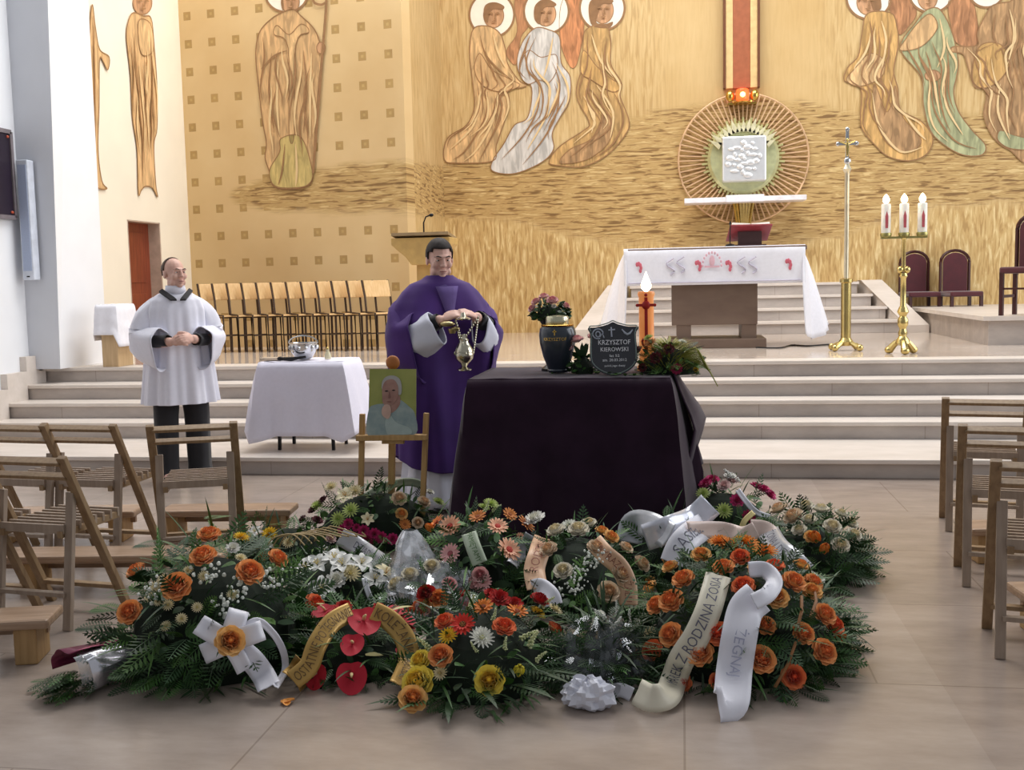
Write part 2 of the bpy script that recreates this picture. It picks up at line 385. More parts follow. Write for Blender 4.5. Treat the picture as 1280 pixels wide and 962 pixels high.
def shape(name, root, crop, pts, wl, lay, m, closed=True, outline=.012):
    pts = [crop(p) for p in pts]; P = spline([(x, y, 0) for x, y in pts], 5, True)
    P = [onwall(q.x, q.y, wl, lay) for q in P]; mb = MB()
    mb.prism(P, -WALLS[wl][1] * .003)
    o = mb.build(name, m, root, smooth=False, world=True)
    o.data.polygons[0].use_smooth = False
    if outline: stroke('outline', o, None, P, wl, outline, M_line)
    return o
def stroke(name, root, crop, pts, wl, wd, m, lay=None, rootw=True):
    P = [Vector(p) for p in pts] if crop is None else [onwall(*crop(p), wl, lay) for p in spline2(pts)]
    n = WALLS[wl][1]; mb = MB(); rows = []
    k = len(P); cl = crop is None
    for i in range(k + (1 if cl else 0)):
        a = P[i % k]; t = (P[(i + 1) % k] - P[i - 1]) if cl else (P[min(i + 1, k - 1)] - P[max(i - 1, 0)])
        s = n.cross(t.normalized()) * wd / 2 if t.length > 1e-6 else Vector((0, 0, 0)); rows.append([a - s + n * .003, a + s + n * .003])
    mb.sheet(rows); o = mb.build(name, m, root, smooth=False, world=True); return o
def spline2(pts): return [(p.x, p.y) for p in spline([(x, y, 0) for x, y in pts], 5)]
def circ(c, rx, ry=None, n=14, a0=0): ry = ry or rx; return [(c[0] + rx * math.cos(2 * math.pi * i / n), c[1] + ry * math.sin(2 * math.pi * i / n)) for i in range(n)]
FN = [0]
def figure(name, label, wl, crop, body, bcol, halo=None, head=None, hair=None, face=None, extra=(), lines=(), group='painted figures on the sanctuary walls'):
    q = [crop(p) for p in body]; ctr = onwall(sum(a for a, b in q) / len(q), max(b for a, b in q), wl, 0)
    t = thing(name, label, 'wall painting', ctr, 0, group)
    FOFF[0] = .0011 * (FN[0] % 6); FN[0] += 1
    if halo: shape('halo', t, crop, circ(*halo), wl, 1.5, M_halo, outline=.03)
    for nm, pts, col, ly in extra:
        if ly < 2: shape(nm, t, crop, pts, wl, ly, col, outline=.008)
    if head: shape('head', t, crop, circ(*head), wl, 2, M_skin_p, outline=.01)
    if hair: shape('hair', t, crop, hair, wl, 3.5, M_hair_p, outline=0)
    shape('robe', t, crop, body, wl, 3, bcol, outline=.014)
    for nm, pts, col, ly in extra:
        if ly >= 2: shape(nm, t, crop, pts, wl, ly + 2.4, col, outline=.01)
    zo = .005; lm = MB(); lines = list(lines) + (folds(body) if head or halo or len(body) > 20 and wl == 'CD' else []) + face_lines(head)
    for pts, light in lines:
        P = [onwall(*crop(p), wl, 5) for p in spline2(pts)]; n = WALLS[wl][1]; rows = []; zo += .0003; lm.cur = 1 if light else 0
        for i in range(len(P)):
            tt = (P[min(i + 1, len(P) - 1)] - P[max(i - 1, 0)]).normalized(); s = n.cross(tt) * (.016 if light else .012) * math.sin(math.pi * (i + .6) / (len(P) + .2))
            rows.append([P[i] - s + n * zo, P[i] + s + n * zo])
        lm.sheet(rows)
    if lines: lm.build('fold_lines', [M_line, mat('mural_highlight', (222, 192, 142), .6, var=.04)], t, smooth=False, world=True)
    return t
def folds(body):
    P = spline2(body + body[:1]); ys = [p[1] for p in P]; y0, y1 = min(ys), max(ys); out = []; rr = random.Random(int(body[0][0] * 7 + body[0][1]))
    def span(y):
        xs = []
        for (ax_, ay_), (bx, by) in zip(P, P[1:]):
            if (ay_ - y) * (by - y) < 0: xs.append(ax_ + (bx - ax_) * (y - ay_) / (by - ay_))
        return (min(xs), max(xs)) if len(xs) >= 2 else None
    for f in range(11):
        u = .08 + .084 * f + rr.uniform(-.03, .03); a = rr.uniform(.05, .5); b = a + rr.uniform(.25, .5); pts = []
        for k in range(7):
            y = y0 + (y1 - y0) * min(.97, a + (b - a) * k / 6); s = span(y)
            if s: pts.append((s[0] + (s[1] - s[0]) * (u + .05 * math.sin(k * .9 + f)), y))
        if len(pts) > 3: out.append((pts, f % 3 == 1))
    return out
def face_lines(head):
    if not head: return []
    (cx, cy), rx, ry = head
    return [([(cx - rx * .5, cy - ry * .12), (cx - rx * .25, cy - ry * .2), (cx - rx * .05, cy - ry * .1)], 0), ([(cx + rx * .15, cy - ry * .1), (cx + rx * .4, cy - ry * .2), (cx + rx * .62, cy - ry * .1)], 0), ([(cx + rx * .1, cy - ry * .1), (cx + rx * .16, cy + ry * .25), (cx, cy + ry * .28)], 0), ([(cx - rx * .2, cy + ry * .5), (cx + rx * .05, cy + ry * .54), (cx + rx * .3, cy + ry * .48)], 0)]
K3 = Crop(500, 0, 3.006); K2 = Crop(220, 0, 3.006); K1 = Crop(0, 0, 3.006); K5 = Crop(1000, 0, 3.436)
rb = paint('mural_red_cloak', (178, 128, 90)); rb2 = paint('mural_red_bright', (190, 130, 88))
P_tan = paint('mural_robe_tan', (208, 172, 124)); P_wht = paint('mural_robe_pale', (204, 200, 194), .72, 1.2)
P_brn = paint('mural_robe_brown', (186, 150, 98)); P_gold = paint('mural_robe_ochre', (198, 158, 100)); P_grn = paint('mural_robe_green', (166, 168, 128), .7, 1.25)
P_prp = paint('mural_robe_umber', (174, 138, 98)); P_sal = paint('mural_robe_salmon', (208, 170, 122), .72, 1.2); P_alb = paint('mural_robe_olive', (196, 174, 112), .75, 1.2)
figure('painted_saint', 'painted kneeling saint in tan robe, leftmost of the left-hand trio', 'CD', K3,
    [(275, 110), (330, 98), (375, 125), (395, 180), (405, 240), (445, 300), (475, 322), (435, 332), (405, 335), (412, 385), (398, 440), (362, 545), (348, 605), (200, 612), (168, 600), (165, 560), (185, 512), (250, 470), (280, 400), (272, 300), (262, 200)], P_tan,
    ((345, 55), 84), ((352, 58), 38, 46), [(315, 60), (320, 20), (355, 8), (390, 22), (385, 36), (350, 34), (335, 60), (328, 86)], None,
    [('cloak', [(400, 190), (440, 120), (432, 0), (505, -8), (488, 90), (455, 140), (440, 235), (418, 235)], rb, 1), ('sleeve', [(300, 200), (345, 262), (420, 300), (450, 322), (380, 345), (310, 320), (280, 260)], P_sal, 2)],
    [([(300, 130), (320, 200), (360, 250), (420, 300)], 0), ([(350, 130), (370, 200), (400, 260)], 1), ([(330, 340), (320, 440), (250, 560), (200, 600)], 0), ([(360, 350), (350, 450), (290, 560), (240, 605)], 1), ([(385, 390), (360, 480), (300, 600)], 0), ([(300, 400), (270, 480), (190, 560)], 1)])
figure('painted_saint', 'painted kneeling saint in pale blue white robe, middle one of the left trio', 'CD', K3,
    [(510, 105), (560, 112), (600, 140), (606, 235), (640, 290), (636, 380), (602, 440), (572, 500), (577, 560), (532, 610), (430, 652), (348, 642), (350, 600), (390, 540), (430, 470), (480, 440), (495, 330), (450, 280), (440, 220), (465, 150)], P_wht,
    ((550, 42), 84), ((548, 52), 38, 46), [(505, 70), (508, 20), (545, -5), (585, 12), (580, 24), (545, 28), (530, 60), (525, 90)], None,
    [('cloak', [(612, 0), (690, -5), (692, 100), (682, 170), (660, 250), (632, 240), (600, 140)], rb2, 1), ('sleeve', [(480, 190), (530, 215), (585, 205), (590, 260), (560, 310), (525, 300), (480, 315), (450, 270)], P_wht, 2)],
    [([(520, 310), (520, 400), (470, 500), (380, 600)], 0), ([(560, 320), (550, 430), (480, 560)], 1), ([(600, 300), (590, 420), (540, 520), (460, 620)], 0), ([(490, 130), (470, 200), (490, 300)], 0), ([(575, 140), (560, 220), (540, 290)], 1)])
figure('painted_saint', 'painted kneeling bearded saint in brown robe, right one of the left trio', 'CD', K3,
    [(700, 110), (770, 92), (792, 150), (792, 240), (832, 310), (827, 360), (860, 450), (850, 500), (780, 580), (690, 625), (600, 622), (560, 608), (600, 550), (690, 490), (712, 460), (670, 380), (665, 320), (690, 240), (688, 170)], P_brn,
    ((760, 30), 84), ((762, 38), 40, 50), [(712, 70), (712, 10), (750, -15), (800, 0), (790, 14), (760, 16), (745, 50), (738, 84), (770, 90), (800, 82), (785, 105), (730, 100)], None,
    [('sleeve', [(690, 190), (740, 250), (800, 300), (835, 318), (800, 345), (720, 300), (680, 270)], P_gold, 2), ('mantle', [(640, 560), (720, 520), (770, 430), (800, 470), (780, 540), (700, 600), (600, 612)], P_prp, 2)],
    [([(720, 130), (750, 220), (800, 290)], 1), ([(700, 320), (760, 400), (740, 500), (640, 590)], 0), ([(740, 320), (800, 420), (790, 520)], 1), ([(690, 360), (730, 430), (720, 500)], 1), ([(800, 340), (840, 440), (800, 540), (720, 600)], 0)])
figure('painted_saint', 'painted kneeling saint in ochre robe facing the red cross shaft from its right side', 'CD', K5,
    [(290, 58), (390, 55), (415, 110), (422, 190), (402, 300), (420, 380), (432, 470), (520, 520), (570, 590), (545, 660), (470, 690), (380, 672), (320, 620), (262, 540), (265, 400), (240, 362), (190, 345), (205, 290), (250, 240), (265, 150)], P_gold,
    ((295, -10), 95, 92), ((290, 10), 46, 54), [(250, 10), (270, -40), (330, -45), (350, 30), (320, 50), (300, 0), (275, -10)], None,
    [('cloak', [(380, 20), (400, -10), (480, -5), (500, 60), (470, 110), (430, 150), (410, 100)], rb, 1), ('mantle', [(320, 360), (370, 480), (400, 420), (410, 370), (440, 500), (520, 600), (470, 650), (380, 620), (320, 500)], P_prp, 2), ('sleeve', [(300, 230), (360, 260), (350, 330), (260, 370), (200, 345), (230, 300)], P_tan, 2)],
    [([(300, 90), (310, 180), (290, 280)], 0), ([(350, 90), (370, 180), (350, 300)], 1), ([(310, 400), (340, 540), (430, 650), (530, 630)], 1), ([(400, 320), (380, 420), (360, 500)], 0), ([(440, 480), (500, 560), (540, 600)], 1)])
figure('painted_saint', 'painted saint in green robe, middle one of the trio at the upper right', 'CD', K5,
    [(500, 92), (545, 42), (600, 40), (650, 130), (680, 262), (672, 330), (660, 400), (682, 480), (740, 560), (796, 622), (780, 665), (700, 665), (620, 622), (560, 560), (530, 450), (520, 330), (430, 205)], P_grn,
    ((562, -25), 92, 78), ((548, -10), 42, 52), None, None,
    [('shawl', [(505, 100), (560, 60), (590, 120), (520, 200), (430, 215), (460, 160)], P_sal, 2), ('hand', circ((570, 325), 34, 24), M_skin_p, 2)],
    [([(600, 80), (620, 200), (590, 290)], 1), ([(560, 360), (580, 480), (660, 600), (760, 640)], 0), ([(620, 350), (630, 460), (700, 580)], 1), ([(540, 220), (560, 300), (550, 420)], 0)])
figure('painted_saint', 'painted saint in umber robe at the right edge of the gold wall', 'CD', K5,
    [(830, 22), (900, 8), (985, 0), (990, 652), (900, 642), (832, 592), (790, 500), (800, 420), (792, 380), (750, 372), (722, 290), (700, 232), (652, 222), (660, 200), (762, 195), (762, 140), (800, 60)], P_prp,
    ((800, -30), 72, 62), None, None, None,
    [('cloak', [(640, 0), (730, -5), (760, 80), (760, 190), (680, 190), (650, 120)], rb, 1), ('sleeve', [(770, 200), (860, 190), (900, 270), (850, 350), (780, 378), (740, 330)], P_gold, 2), ('hem', [(860, 560), (920, 580), (985, 600), (985, 640), (900, 636), (850, 600)], P_grn, 2)],
    [([(840, 60), (830, 140), (850, 200)], 0), ([(900, 40), (920, 150), (890, 280)], 1), ([(860, 360), (850, 480), (900, 600)], 1), ([(920, 320), (890, 440), (930, 560)], 0)])
figure('painted_bishop', 'painted bishop saint in salmon cope holding a staff on the gridded wall', 'AB', K2,
    [(405, 45), (440, 35), (470, 60), (520, 110), (545, 170), (555, 190), (540, 280), (530, 400), (520, 540), (515, 640), (505, 690), (450, 710), (370, 702), (350, 640), (335, 592), (340, 540), (325, 450), (310, 320), (300, 200), (315, 120), (360, 70)], P_sal,
    ((415, -20), 78, 66), ((430, 8), 34, 42), [(394, 10), (400, -10), (404, 30), (400, 38)], None,
    [('alb', [(395, 520), (470, 515), (512, 640), (500, 690), (450, 705), (372, 698), (352, 640), (390, 570)], P_alb, 2), ('stole', [(380, 95), (425, 130), (470, 90), (500, 120), (450, 170), (445, 500), (425, 500), (422, 180), (370, 130)], P_tan, 2), ('hand', circ((545, 180), 16, 22), M_skin_p, 3)],
    [([(360, 200), (350, 340), (370, 500)], 0), ([(385, 230), (380, 380), (390, 520)], 1), ([(480, 190), (490, 340), (480, 500)], 0), ([(510, 200), (505, 360), (505, 520)], 1), ([(320, 260), (370, 210), (420, 190)], 0), ([(410, 540), (400, 640), (385, 695)], 0), ([(450, 540), (455, 640), (450, 700)], 1)])
o = [x for x in bpy.data.objects if x.name.startswith('painted_bishop')][0]
stroke('staff', o, K2, [(566, -20), (562, 60), (550, 200), (535, 400), (515, 650)], 'AB', .035, M_line, 6)
stroke('crook', o, K2, [(562, 10), (545, 18), (520, 10), (515, -10)], 'AB', .03, M_line, 6)
figure('painted_saint', 'tall painted saint in tan robe on the cream side wall above the door', 'SW', K1,
    [(500, 48), (540, 60), (568, 70), (580, 180), (590, 330), (590, 480), (578, 545), (585, 690), (592, 740), (572, 705), (545, 700), (530, 715), (520, 725), (515, 560), (498, 440), (490, 280), (475, 140), (482, 80)], P_sal,
    None, ((535, 10), 36, 44), None, None,
    [('scroll', [(520, 80), (565, 90), (575, 190), (530, 200)], P_tan, 2)],
    [([(515, 200), (520, 350), (535, 540), (535, 690)], 0), ([(545, 210), (550, 380), (560, 560)], 1), ([(570, 210), (570, 400), (565, 560)], 0)])
figure('painted_saint', 'painted saint with outstretched hand beside the white pilaster, half hidden by it', 'SW', K1,
    [(345, 18), (358, 100), (374, 185), (410, 214), (404, 262), (388, 232), (374, 225), (372, 400), (368, 560), (382, 678), (402, 708), (362, 698), (350, 600), (346, 500), (338, 300), (333, 200)], P_sal,
    None, None, None, None, (), [([(350, 60), (355, 300), (358, 540)], 0)])
# ------------------------------------------------------------------ sanctuary furniture
M_gold = mat('polished_gold', (214, 176, 92), .22, 1, var=.1)
M_brass = mat('pale_brass', (206, 184, 120), .25, 1, var=.1)
M_silver = mat('silver', (210, 212, 214), .2, 1, var=.05)
M_wcloth = mat('white_linen', (232, 232, 240), .85, var=.03, scale=30, sheen=.2)
M_black = mat('black_metal', (26, 24, 26), .4, .3)
M_flame = mat('candle_flame', (255, 226, 170), .5, emit=((255, 226, 180), 9))
M_wax = mat('candle_wax', (238, 232, 220), .4, sss=.2)
# steps behind the altar
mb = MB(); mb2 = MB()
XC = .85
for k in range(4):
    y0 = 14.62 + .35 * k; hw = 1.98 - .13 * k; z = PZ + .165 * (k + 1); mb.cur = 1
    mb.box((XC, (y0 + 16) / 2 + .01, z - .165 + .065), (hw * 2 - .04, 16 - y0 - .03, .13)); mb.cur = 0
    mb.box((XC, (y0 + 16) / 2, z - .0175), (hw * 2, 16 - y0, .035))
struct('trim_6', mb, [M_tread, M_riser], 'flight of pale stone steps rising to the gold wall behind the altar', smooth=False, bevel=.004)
mb = MB()
for s in (-1, 1):
    pts = [(XC + s * 2.0, 14.5, PZ), (XC + s * 2.0, 14.5, PZ + .1), (XC + s * 1.62, 15.7, PZ + .68), (XC + s * 1.62, 16, PZ + .68), (XC + s * 1.62, 16, PZ)]
    mb.prism(pts, (s * .28, 0, 0))
struct('trim_7', mb, M_tread, 'sloping stone cheeks at both sides of the altar steps', smooth=False)
# raised seat platform at right
mb = MB(); mb.cur = 1; mb.box((5.6, 13.92, PZ + .13), (4.9, 4.1, .26)); mb.cur = 0; mb.box((5.58, 13.9, PZ + .28), (5.0, 4.2, .045))
struct('floor_dais', mb, [M_tread, M_riser], 'low raised stone dais at the right edge of the sanctuary', smooth=False)

def drape(mb, x0, x1, y0, y1, zt, drop, flare, amp, per, nt=14, step=.03, rc=.03, sag=.0):
    """cloth over a rectangle: drop(side,u) flare(side,u) with side 0 front 1 right 2 back 3 left"""
    P = []
    cs = [((x0, y0), (x1, y0), (0, -1)), ((x1, y0), (x1, y1), (1, 0)), ((x1, y1), (x0, y1), (0, 1)), ((x0, y1), (x0, y0), (-1, 0))]
    for sd, (a, b, n) in enumerate(cs):
        L = math.dist(a, b); k = max(4, int(L / step))
        for i in range(k):
            u = i / k; P.append((a[0] + (b[0] - a[0]) * u, a[1] + (b[1] - a[1]) * u, sd, u, n, cs[sd - 1][2]))
    rows = []; n = len(P); ln = 0
    for t in range(nt + 1):
        t /= nt; row = []; s = 0
        for i, (x, y, sd, u, nn, pn) in enumerate(P):
            s += step; nx = cs[(sd + 1) % 4][2]
            wA = max(0, 1 - u / .14) * .5; wB = max(0, 1 - (1 - u) / .14) * .5
            ox = nn[0] * (1 - wA - wB) + pn[0] * wA + nx[0] * wB; oy = nn[1] * (1 - wA - wB) + pn[1] * wA + nx[1] * wB
            d = drop(sd, u); f = flare(sd, u); fold = amp * t * (.5 + .5 * math.sin(s * 2 * math.pi / per + 1.7 * math.sin(s * 3.1))) + .006 * noise.noise(Vector((s * 4, t * 5, 3)))
            out = f * t ** .8 + fold + .012 * math.sqrt(min(1, t * 8))
            row.append(Vector((x + ox * out, y + oy * out, zt - d * t + .0)))
        rows.append(row)
    mb.sheet(rows, closed=True)
    # top, with slight rumples
    nx_, ny_ = 24, 12; top = [[Vector((x0 + (x1 - x0) * i / nx_, y0 + (y1 - y0) * j / ny_, zt + .002 + .004 * noise.noise(Vector((i * .4, j * .5, 9))))) for i in range(nx_ + 1)] for j in range(ny_ + 1)]
    mb.sheet(top)
# altar
AX0, AX1, AY0, AY1, AZ = -.62, 1.30, 11.9, 12.75, 1.815
t = thing('altar', 'brown stone altar block on two feet under the embroidered white cloth', 'altar', (.37, 12.3, PZ))
M_altar = stone('altar_stone', (112, 92, 80), (126, 106, 92), .45)
MB().box((0, 0, 1.065), (1.9, .82, .05)).build('altar_slab', M_altar, t, smooth=False, bevel=.01)
MB().box((-.02, -.02, .645), (.92, .62, .79)).build('altar_block', M_altar, t, smooth=False, bevel=.008)
for s in (-1, 1): MB().box((s * .35, -.02, .17), (.16, .6, .17)).build('altar_foot', M_altar, t, smooth=False, bevel=.006)
MB().box((0, -.02, .05), (1.06, .74, .10)).build('altar_plinth', M_altar, t, smooth=False, bevel=.008)
def adrop(sd, u):
    if sd == 0: return .40
    if sd == 2: return .3
    return .97 if sd == 1 else .93
t = thing('altar_cloth', 'long white altar cloth with red embroidery hanging to the floor at both ends', 'cloth', ((AX0 + AX1) / 2, AY0, AZ))
mb = MB()
# front fall, ends and top as separate panels of one cloth
ns = 40
def panel(x0, y0, x1, y1, nrm, dr, fl, amp, per, taper=0):
    rows = []
    for i in range(15):
        tt = i / 14; row = []
        for j in range(ns + 1):
            u = j / ns; uu = .5 + (u - .5) * (1 - taper * tt)
            f = fl * tt ** .7 + amp * tt * (.5 + .5 * math.sin(u * 2 * math.pi / per)) + .012 * min(1, tt * 8)
            row.append(Vector((x0 + (x1 - x0) * uu + nrm[0] * f, y0 + (y1 - y0) * uu + nrm[1] * f, AZ - dr(u) * tt)))
        rows.append(row)
    mb.sheet(rows)
def endp(x0, y0, x1, y1, sg):
    rows = []
    for i in range(19):
        v = i / 18; row = []
        for j in range(ns + 1):
            u = j / ns; du = 1 - .35 * v
            f = (.12 + .24 * u) * v ** .6 + .035 * v * math.sin(u * 11 + 1) + .02 * v * math.sin(u * 23 + v * 2)
            bx = x0 + (x1 - x0) * u + sg * f - sg * (.26 * v ** .7 * (1 - v * .35) * (1 - u) ** 2)
            by = y0 + (y1 - y0) * (u * du) - .10 * math.sin(min(1, v * 1.4) * 1.57) * (1 - u) + .02 * v * math.cos(u * 11 + 1)
            row.append(Vector((bx, by, AZ - (1.02 - .22 * abs(u - .35)) * v)))
        rows.append(row)
    mb.sheet(rows)
panel(AX0, AY0, AX1, AY0, (0, -1), lambda u: .40, .02, .012, .21)
endp(AX1, AY0, AX1 - .02, AY1, 1)
endp(AX0, AY0, AX0 + .02, AY1, -1)
panel(AX1, AY1, AX0, AY1, (0, 1), lambda u: .3, .02, .012, .2)
mb.sheet([[Vector((AX0 + (AX1 - AX0) * i / 12, AY0 + (AY1 - AY0) * j / 4, AZ + .002)) for i in range(13)] for j in range(5)])
mb.build('cloth', M_wcloth, t, world=True, solid=.006)
M_red = mat('red_embroidery', (206, 104, 120), .8); M_pink = mat('pink_embroidery', (224, 182, 194), .8); M_thread = mat('grey_embroidery', (196, 190, 206), .8)
for px, py, kind in ((798, 335, 1), (838, 333, 0), (851, 331, 2), (872, 333, 1), (890, 326, 3), (910, 333, 1), (927, 331, 2), (941, 331, 0), (985, 331, 1)):
    c = ay(px, py, AY0 - .045); mb = MB()
    if kind == 1:
        for a in range(5):
            an = R(-40 + 40 * a); p = c + Vector((math.cos(an) * .028, 0, math.sin(an) * .045)); mb.ell(p, (.016, .003, .026), 8, 6)
    elif kind == 3:
        for a in range(11):
            an = math.pi * a / 10; p = c + Vector((math.cos(an) * .10, 0, math.sin(an) * .14 - .05)); mb.ell(p, (.011, .003, .016), 8, 6)
        mb.ell(c, (.03, .003, .06), 8, 6); mb.box(c + Vector((0, 0, -.06)), (.16, .004, .02))
    else: mb.tube([c + Vector((math.sin(q * .9) * .045, 0, (q - 4) * .022)) for q in range(9)], .009, 6)
    mb.build('embroidered_flower' if kind == 1 else 'embroidered_scroll', {1: M_red, 3: M_pink}.get(kind, M_thread), t, world=True)
mb = MB(); p = ay(1004, 362, 12.1)
mb.tube([(AX0 + .05, AY0 - .047, AZ - .37), (AX1 - .05, AY0 - .047, AZ - .37)], .006, 5); mb.build('hem_thread', M_thread, t, world=True)
# missal on its stand, microphone on the altar
p = ay(936, 302, 12.35)
t = thing('missal_stand', 'missal lying open on a dark red slanted stand on the altar top', 'book', (p.x, 12.35, AZ + .004), R(6))
MB().box((0, 0, .012), (.34, .26, .024)).box((0, -.06, .09), (.26, .02, .15)).build('stand_base', mat('stand_dark', (60, 34, 32), .4), t, smooth=False)
T = Matrix.Rotation(R(-26), 3, 'X')
MB().box((0, 0, .155), (.46, .36, .02), M=T).build('stand_board', mat('stand_red', (128, 40, 44), .5), t, smooth=False, bevel=.004)
mb = MB()
for s in (-1, 1): mb.box(Vector((s * .105, -.006, .182)), (.20, .3, .025), M=T @ Matrix.Rotation(R(-4 * s), 3, 'Y'))
mb.build('pages', mat('book_pages', (226, 216, 206), .8), t, smooth=False, bevel=.003)
p = ay(917, 345, 11.86)
t = thing('microphone', 'thin black gooseneck microphone standing at the altar front edge', 'microphone', (.52, 11.98, AZ + .004))
MB().lathe([(.05, 0), (.05, .02), (.02, .03)]).build('base', M_black, t)
MB().tube([(0, 0, .02), (0, -.01, .15), (0, -.05, .23)], .006).build('gooseneck', M_black, t)
MB().ell((0, -.06, .245), (.012, .03, .014), M=Matrix.Rotation(R(-40), 3, 'X')).build('capsule', M_black, t)
# cable lying on the platform right of the altar
tag(MB().tube(spline([az(945, 434, PZ + .006), az(975, 434.5, PZ + .006), az(990, 431, PZ + .006), az(1010, 432, PZ + .006), az(1040, 430, PZ + .006), az(1052, 431, PZ + .006)]), .008, 6).build('cable', M_black, world=True), 'black cable lying on the platform between altar and tall cross', 'cable')
# cross shaft on the wall, sanctuary lamp, tabernacle
sh = thing('cross_shaft', 'red and gold vertical cross shaft running up the back wall above the tabernacle', 'cross', tuple(ay(927, 108, 15.9)))
M_gbnd = mat('band_pale_gold', (222, 190, 132), .45, .1); M_redb = mat('brick_red_enamel', (164, 96, 64), .4); M_dk = mat('dark_bronze', (112, 70, 44), .45, .2)
x0 = ay(927, 108, 15.9).x
mb = MB(); zt = 7.6; zb = ay(927, 110, 15.9).z
for dx, ww, m, nm, dp in ((0, .24, M_redb, 'red_band', .10), (-.17, .10, M_gbnd, 'gold_band', .11), (.17, .10, M_gbnd, 'gold_band', .11), (-.235, .035, M_dk, 'edge_strip', .13), (.235, .035, M_dk, 'edge_strip', .13)):
    MB().box((x0 + dx, 16 - dp / 2, (zt + zb) / 2), (ww, dp, zt - zb)).build(nm, m, sh, smooth=False, world=True, bevel=.005)
c = ay(928, 119, 15.8)
t = thing('sanctuary_lamp', 'glowing red sanctuary lamp in a wall bracket above the tabernacle', 'lamp', tuple(c))
MB().lathe([(.05, -.09), (.085, -.06), (.09, .04), (.08, .08), (.06, .09)], n=18).build('red_glass', mat('red_lamp_glass', (220, 60, 30), .2, emit=((255, 90, 40), 2.2)), t)
MB().ell((0, -.06, .0), (.04, .05, .045)).build('lamp_flame', mat('lamp_flame', (255, 220, 120), .5, emit=((255, 210, 110), 5)), t)
mb = MB().lathe([(.10, -.11), (.11, -.09), (.05, -.09)], n=18)
for s in (-1, 1): mb.ell((s * .17, .02, 0), (.06, .05, .08)); mb.bar((s * .11, .02, -.09), (s * .17, .05, -.02), .02, .02)
mb.box((0, .13, -.1), (.4, .14, .03)); mb.build('lamp_bracket', M_gold, t)
c = ay(929, 198, 15.9); PXM = FPX / 16.2
t = thing('tabernacle', 'round gilded tabernacle with silver door and sunburst ring on the back wall', 'tabernacle', (c.x, 16, c.z))
nr = 72; M_ray = mat('ray_copper', (216, 178, 138), .4, .2)
mb = MB()
for i in range(nr):
    a = 2 * math.pi * i / nr; r0, r1 = .54, .90
    mb.bar((math.cos(a) * r0, -.06, math.sin(a) * r0), (math.cos(a) * r1, -.05, math.sin(a) * r1), .018, .02, (0, 1, 0))
mb.build('sun_rays', M_ray, t, smooth=False)
ringv = [(math.cos(2 * math.pi * i / 48), math.sin(2 * math.pi * i / 48)) for i in range(49)]
MB().tube([(x * .91, -.05, z * .91) for x, z in ringv], .014, 6).build('outer_ring', M_ray, t)
mb = MB()
for i in range(60):
    a = 2 * math.pi * i / 60; r1 = .53 + .05 * (i % 2)
    mb.bar((math.cos(a) * .3, -.10, math.sin(a) * .3), (math.cos(a) * r1, -.08, math.sin(a) * r1), .03, .02, (0, 1, 0))
mb.build('inner_rays', mat('green_gold', (206, 200, 140), .3, .45), t, smooth=False)
MB().lathe([(.50, 0), (.50, .12), (.46, .16), (.02, .17)], n=36, M=Matrix.Rotation(R(90), 3, 'X')).build('gilded_disc', mat('disc_gold', (206, 208, 160), .3, .45), t)
mb = MB().box((0, -.27, -.03), (.60, .24, .62)); mb.build('tabernacle_box', mat('bright_silver', (236, 238, 240), .3, .55, var=.04), t, smooth=False, bevel=.02)
mb = MB()
for i in range(26):
    a = 2.4 * i; r = .25 * math.sqrt(i / 26); mb.ell((math.cos(a) * r * .95, -.395, -.03 + math.sin(a) * r), (.03 + .018 * (i % 3), .02, .025 + .015 * (i % 2)), 8, 6)
mb.build('relief', MATS['bright_silver'], t)
mb = MB()
for i in range(15):
    an = R(28 + 124 * i / 14); hh = .13 + .08 * ((i * 7) % 4) / 3; ca, sa = math.cos(an), math.sin(an); mb.prism([(ca * .36 - sa * .05, -.24, sa * .36 + ca * .05), (ca * .36 + sa * .05, -.24, sa * .36 - ca * .05), (ca * (.36 + hh), -.24, sa * (.36 + hh))], (0, .05, 0))
mb.build('crown', mat('crown_pale_gold', (238, 230, 190), .3, .4), t, smooth=False)
mb = MB().box((0, -.33, -.60), (1.66, .42, .07)); mb.build('shelf', mat('white_marble', (236, 232, 236), .35), t, smooth=False, bevel=.008)
mb = MB().box((0, -.53, -.59), (.52, .04, .10)); mb.build('shelf_cloth', M_wcloth, t, smooth=False, bevel=.01)
mb = MB()
for i in range(7): mb.bar((-.13 + .043 * i, -.20, -.63), (-.08 + .027 * i, -.15, -.92), .03, .03)
mb.build('lower_bracket', M_brass, t, smooth=False)
# tall processional cross
b = az(1057, 438, PZ); b.z = PZ
t = thing('processional_cross', 'tall slender brass processional cross on a footed stand right of the altar', 'cross', tuple(b))
mb = MB()
for i in range(4):
    a = math.pi / 4 + i * math.pi / 2; mb.tube([(0, 0, .10), (math.cos(a) * .09, math.sin(a) * .09, .07), (math.cos(a) * .17, math.sin(a) * .17, .03)], [.03, .022, .03], 8); mb.ell((math.cos(a) * .17, math.sin(a) * .17, .035), .035)
mb.lathe([(.06, .05), (.075, .09), (.05, .13)]); mb.build('stand_feet', M_brass, t)
MB().lathe([(.05, .1), (.052, .68), (.065, .69), (.065, .72), (.03, .73)], n=16).build('stand_tube', M_brass, t)
zt = ay(1058, 205, b.y).z - PZ
MB().lathe([(.022, .7), (.024, zt - .1), (.03, zt - .08), (.045, zt - .05), (.03, zt - .02), (.022, zt)], n=12).build('staff', mat('pale_staff', (224, 214, 186), .3, .7), t)
z0 = zt
mb = MB().box((0, 0, z0 + .16), (.03, .02, .34)); mb.box((0, 0, z0 + .20), (.17, .02, .03))
for p in ((.09, z0 + .2), (-.09, z0 + .2), (0, z0 + .34)): mb.ell((p[0], 0, p[1]), (.022, .014, .022), 8, 6)
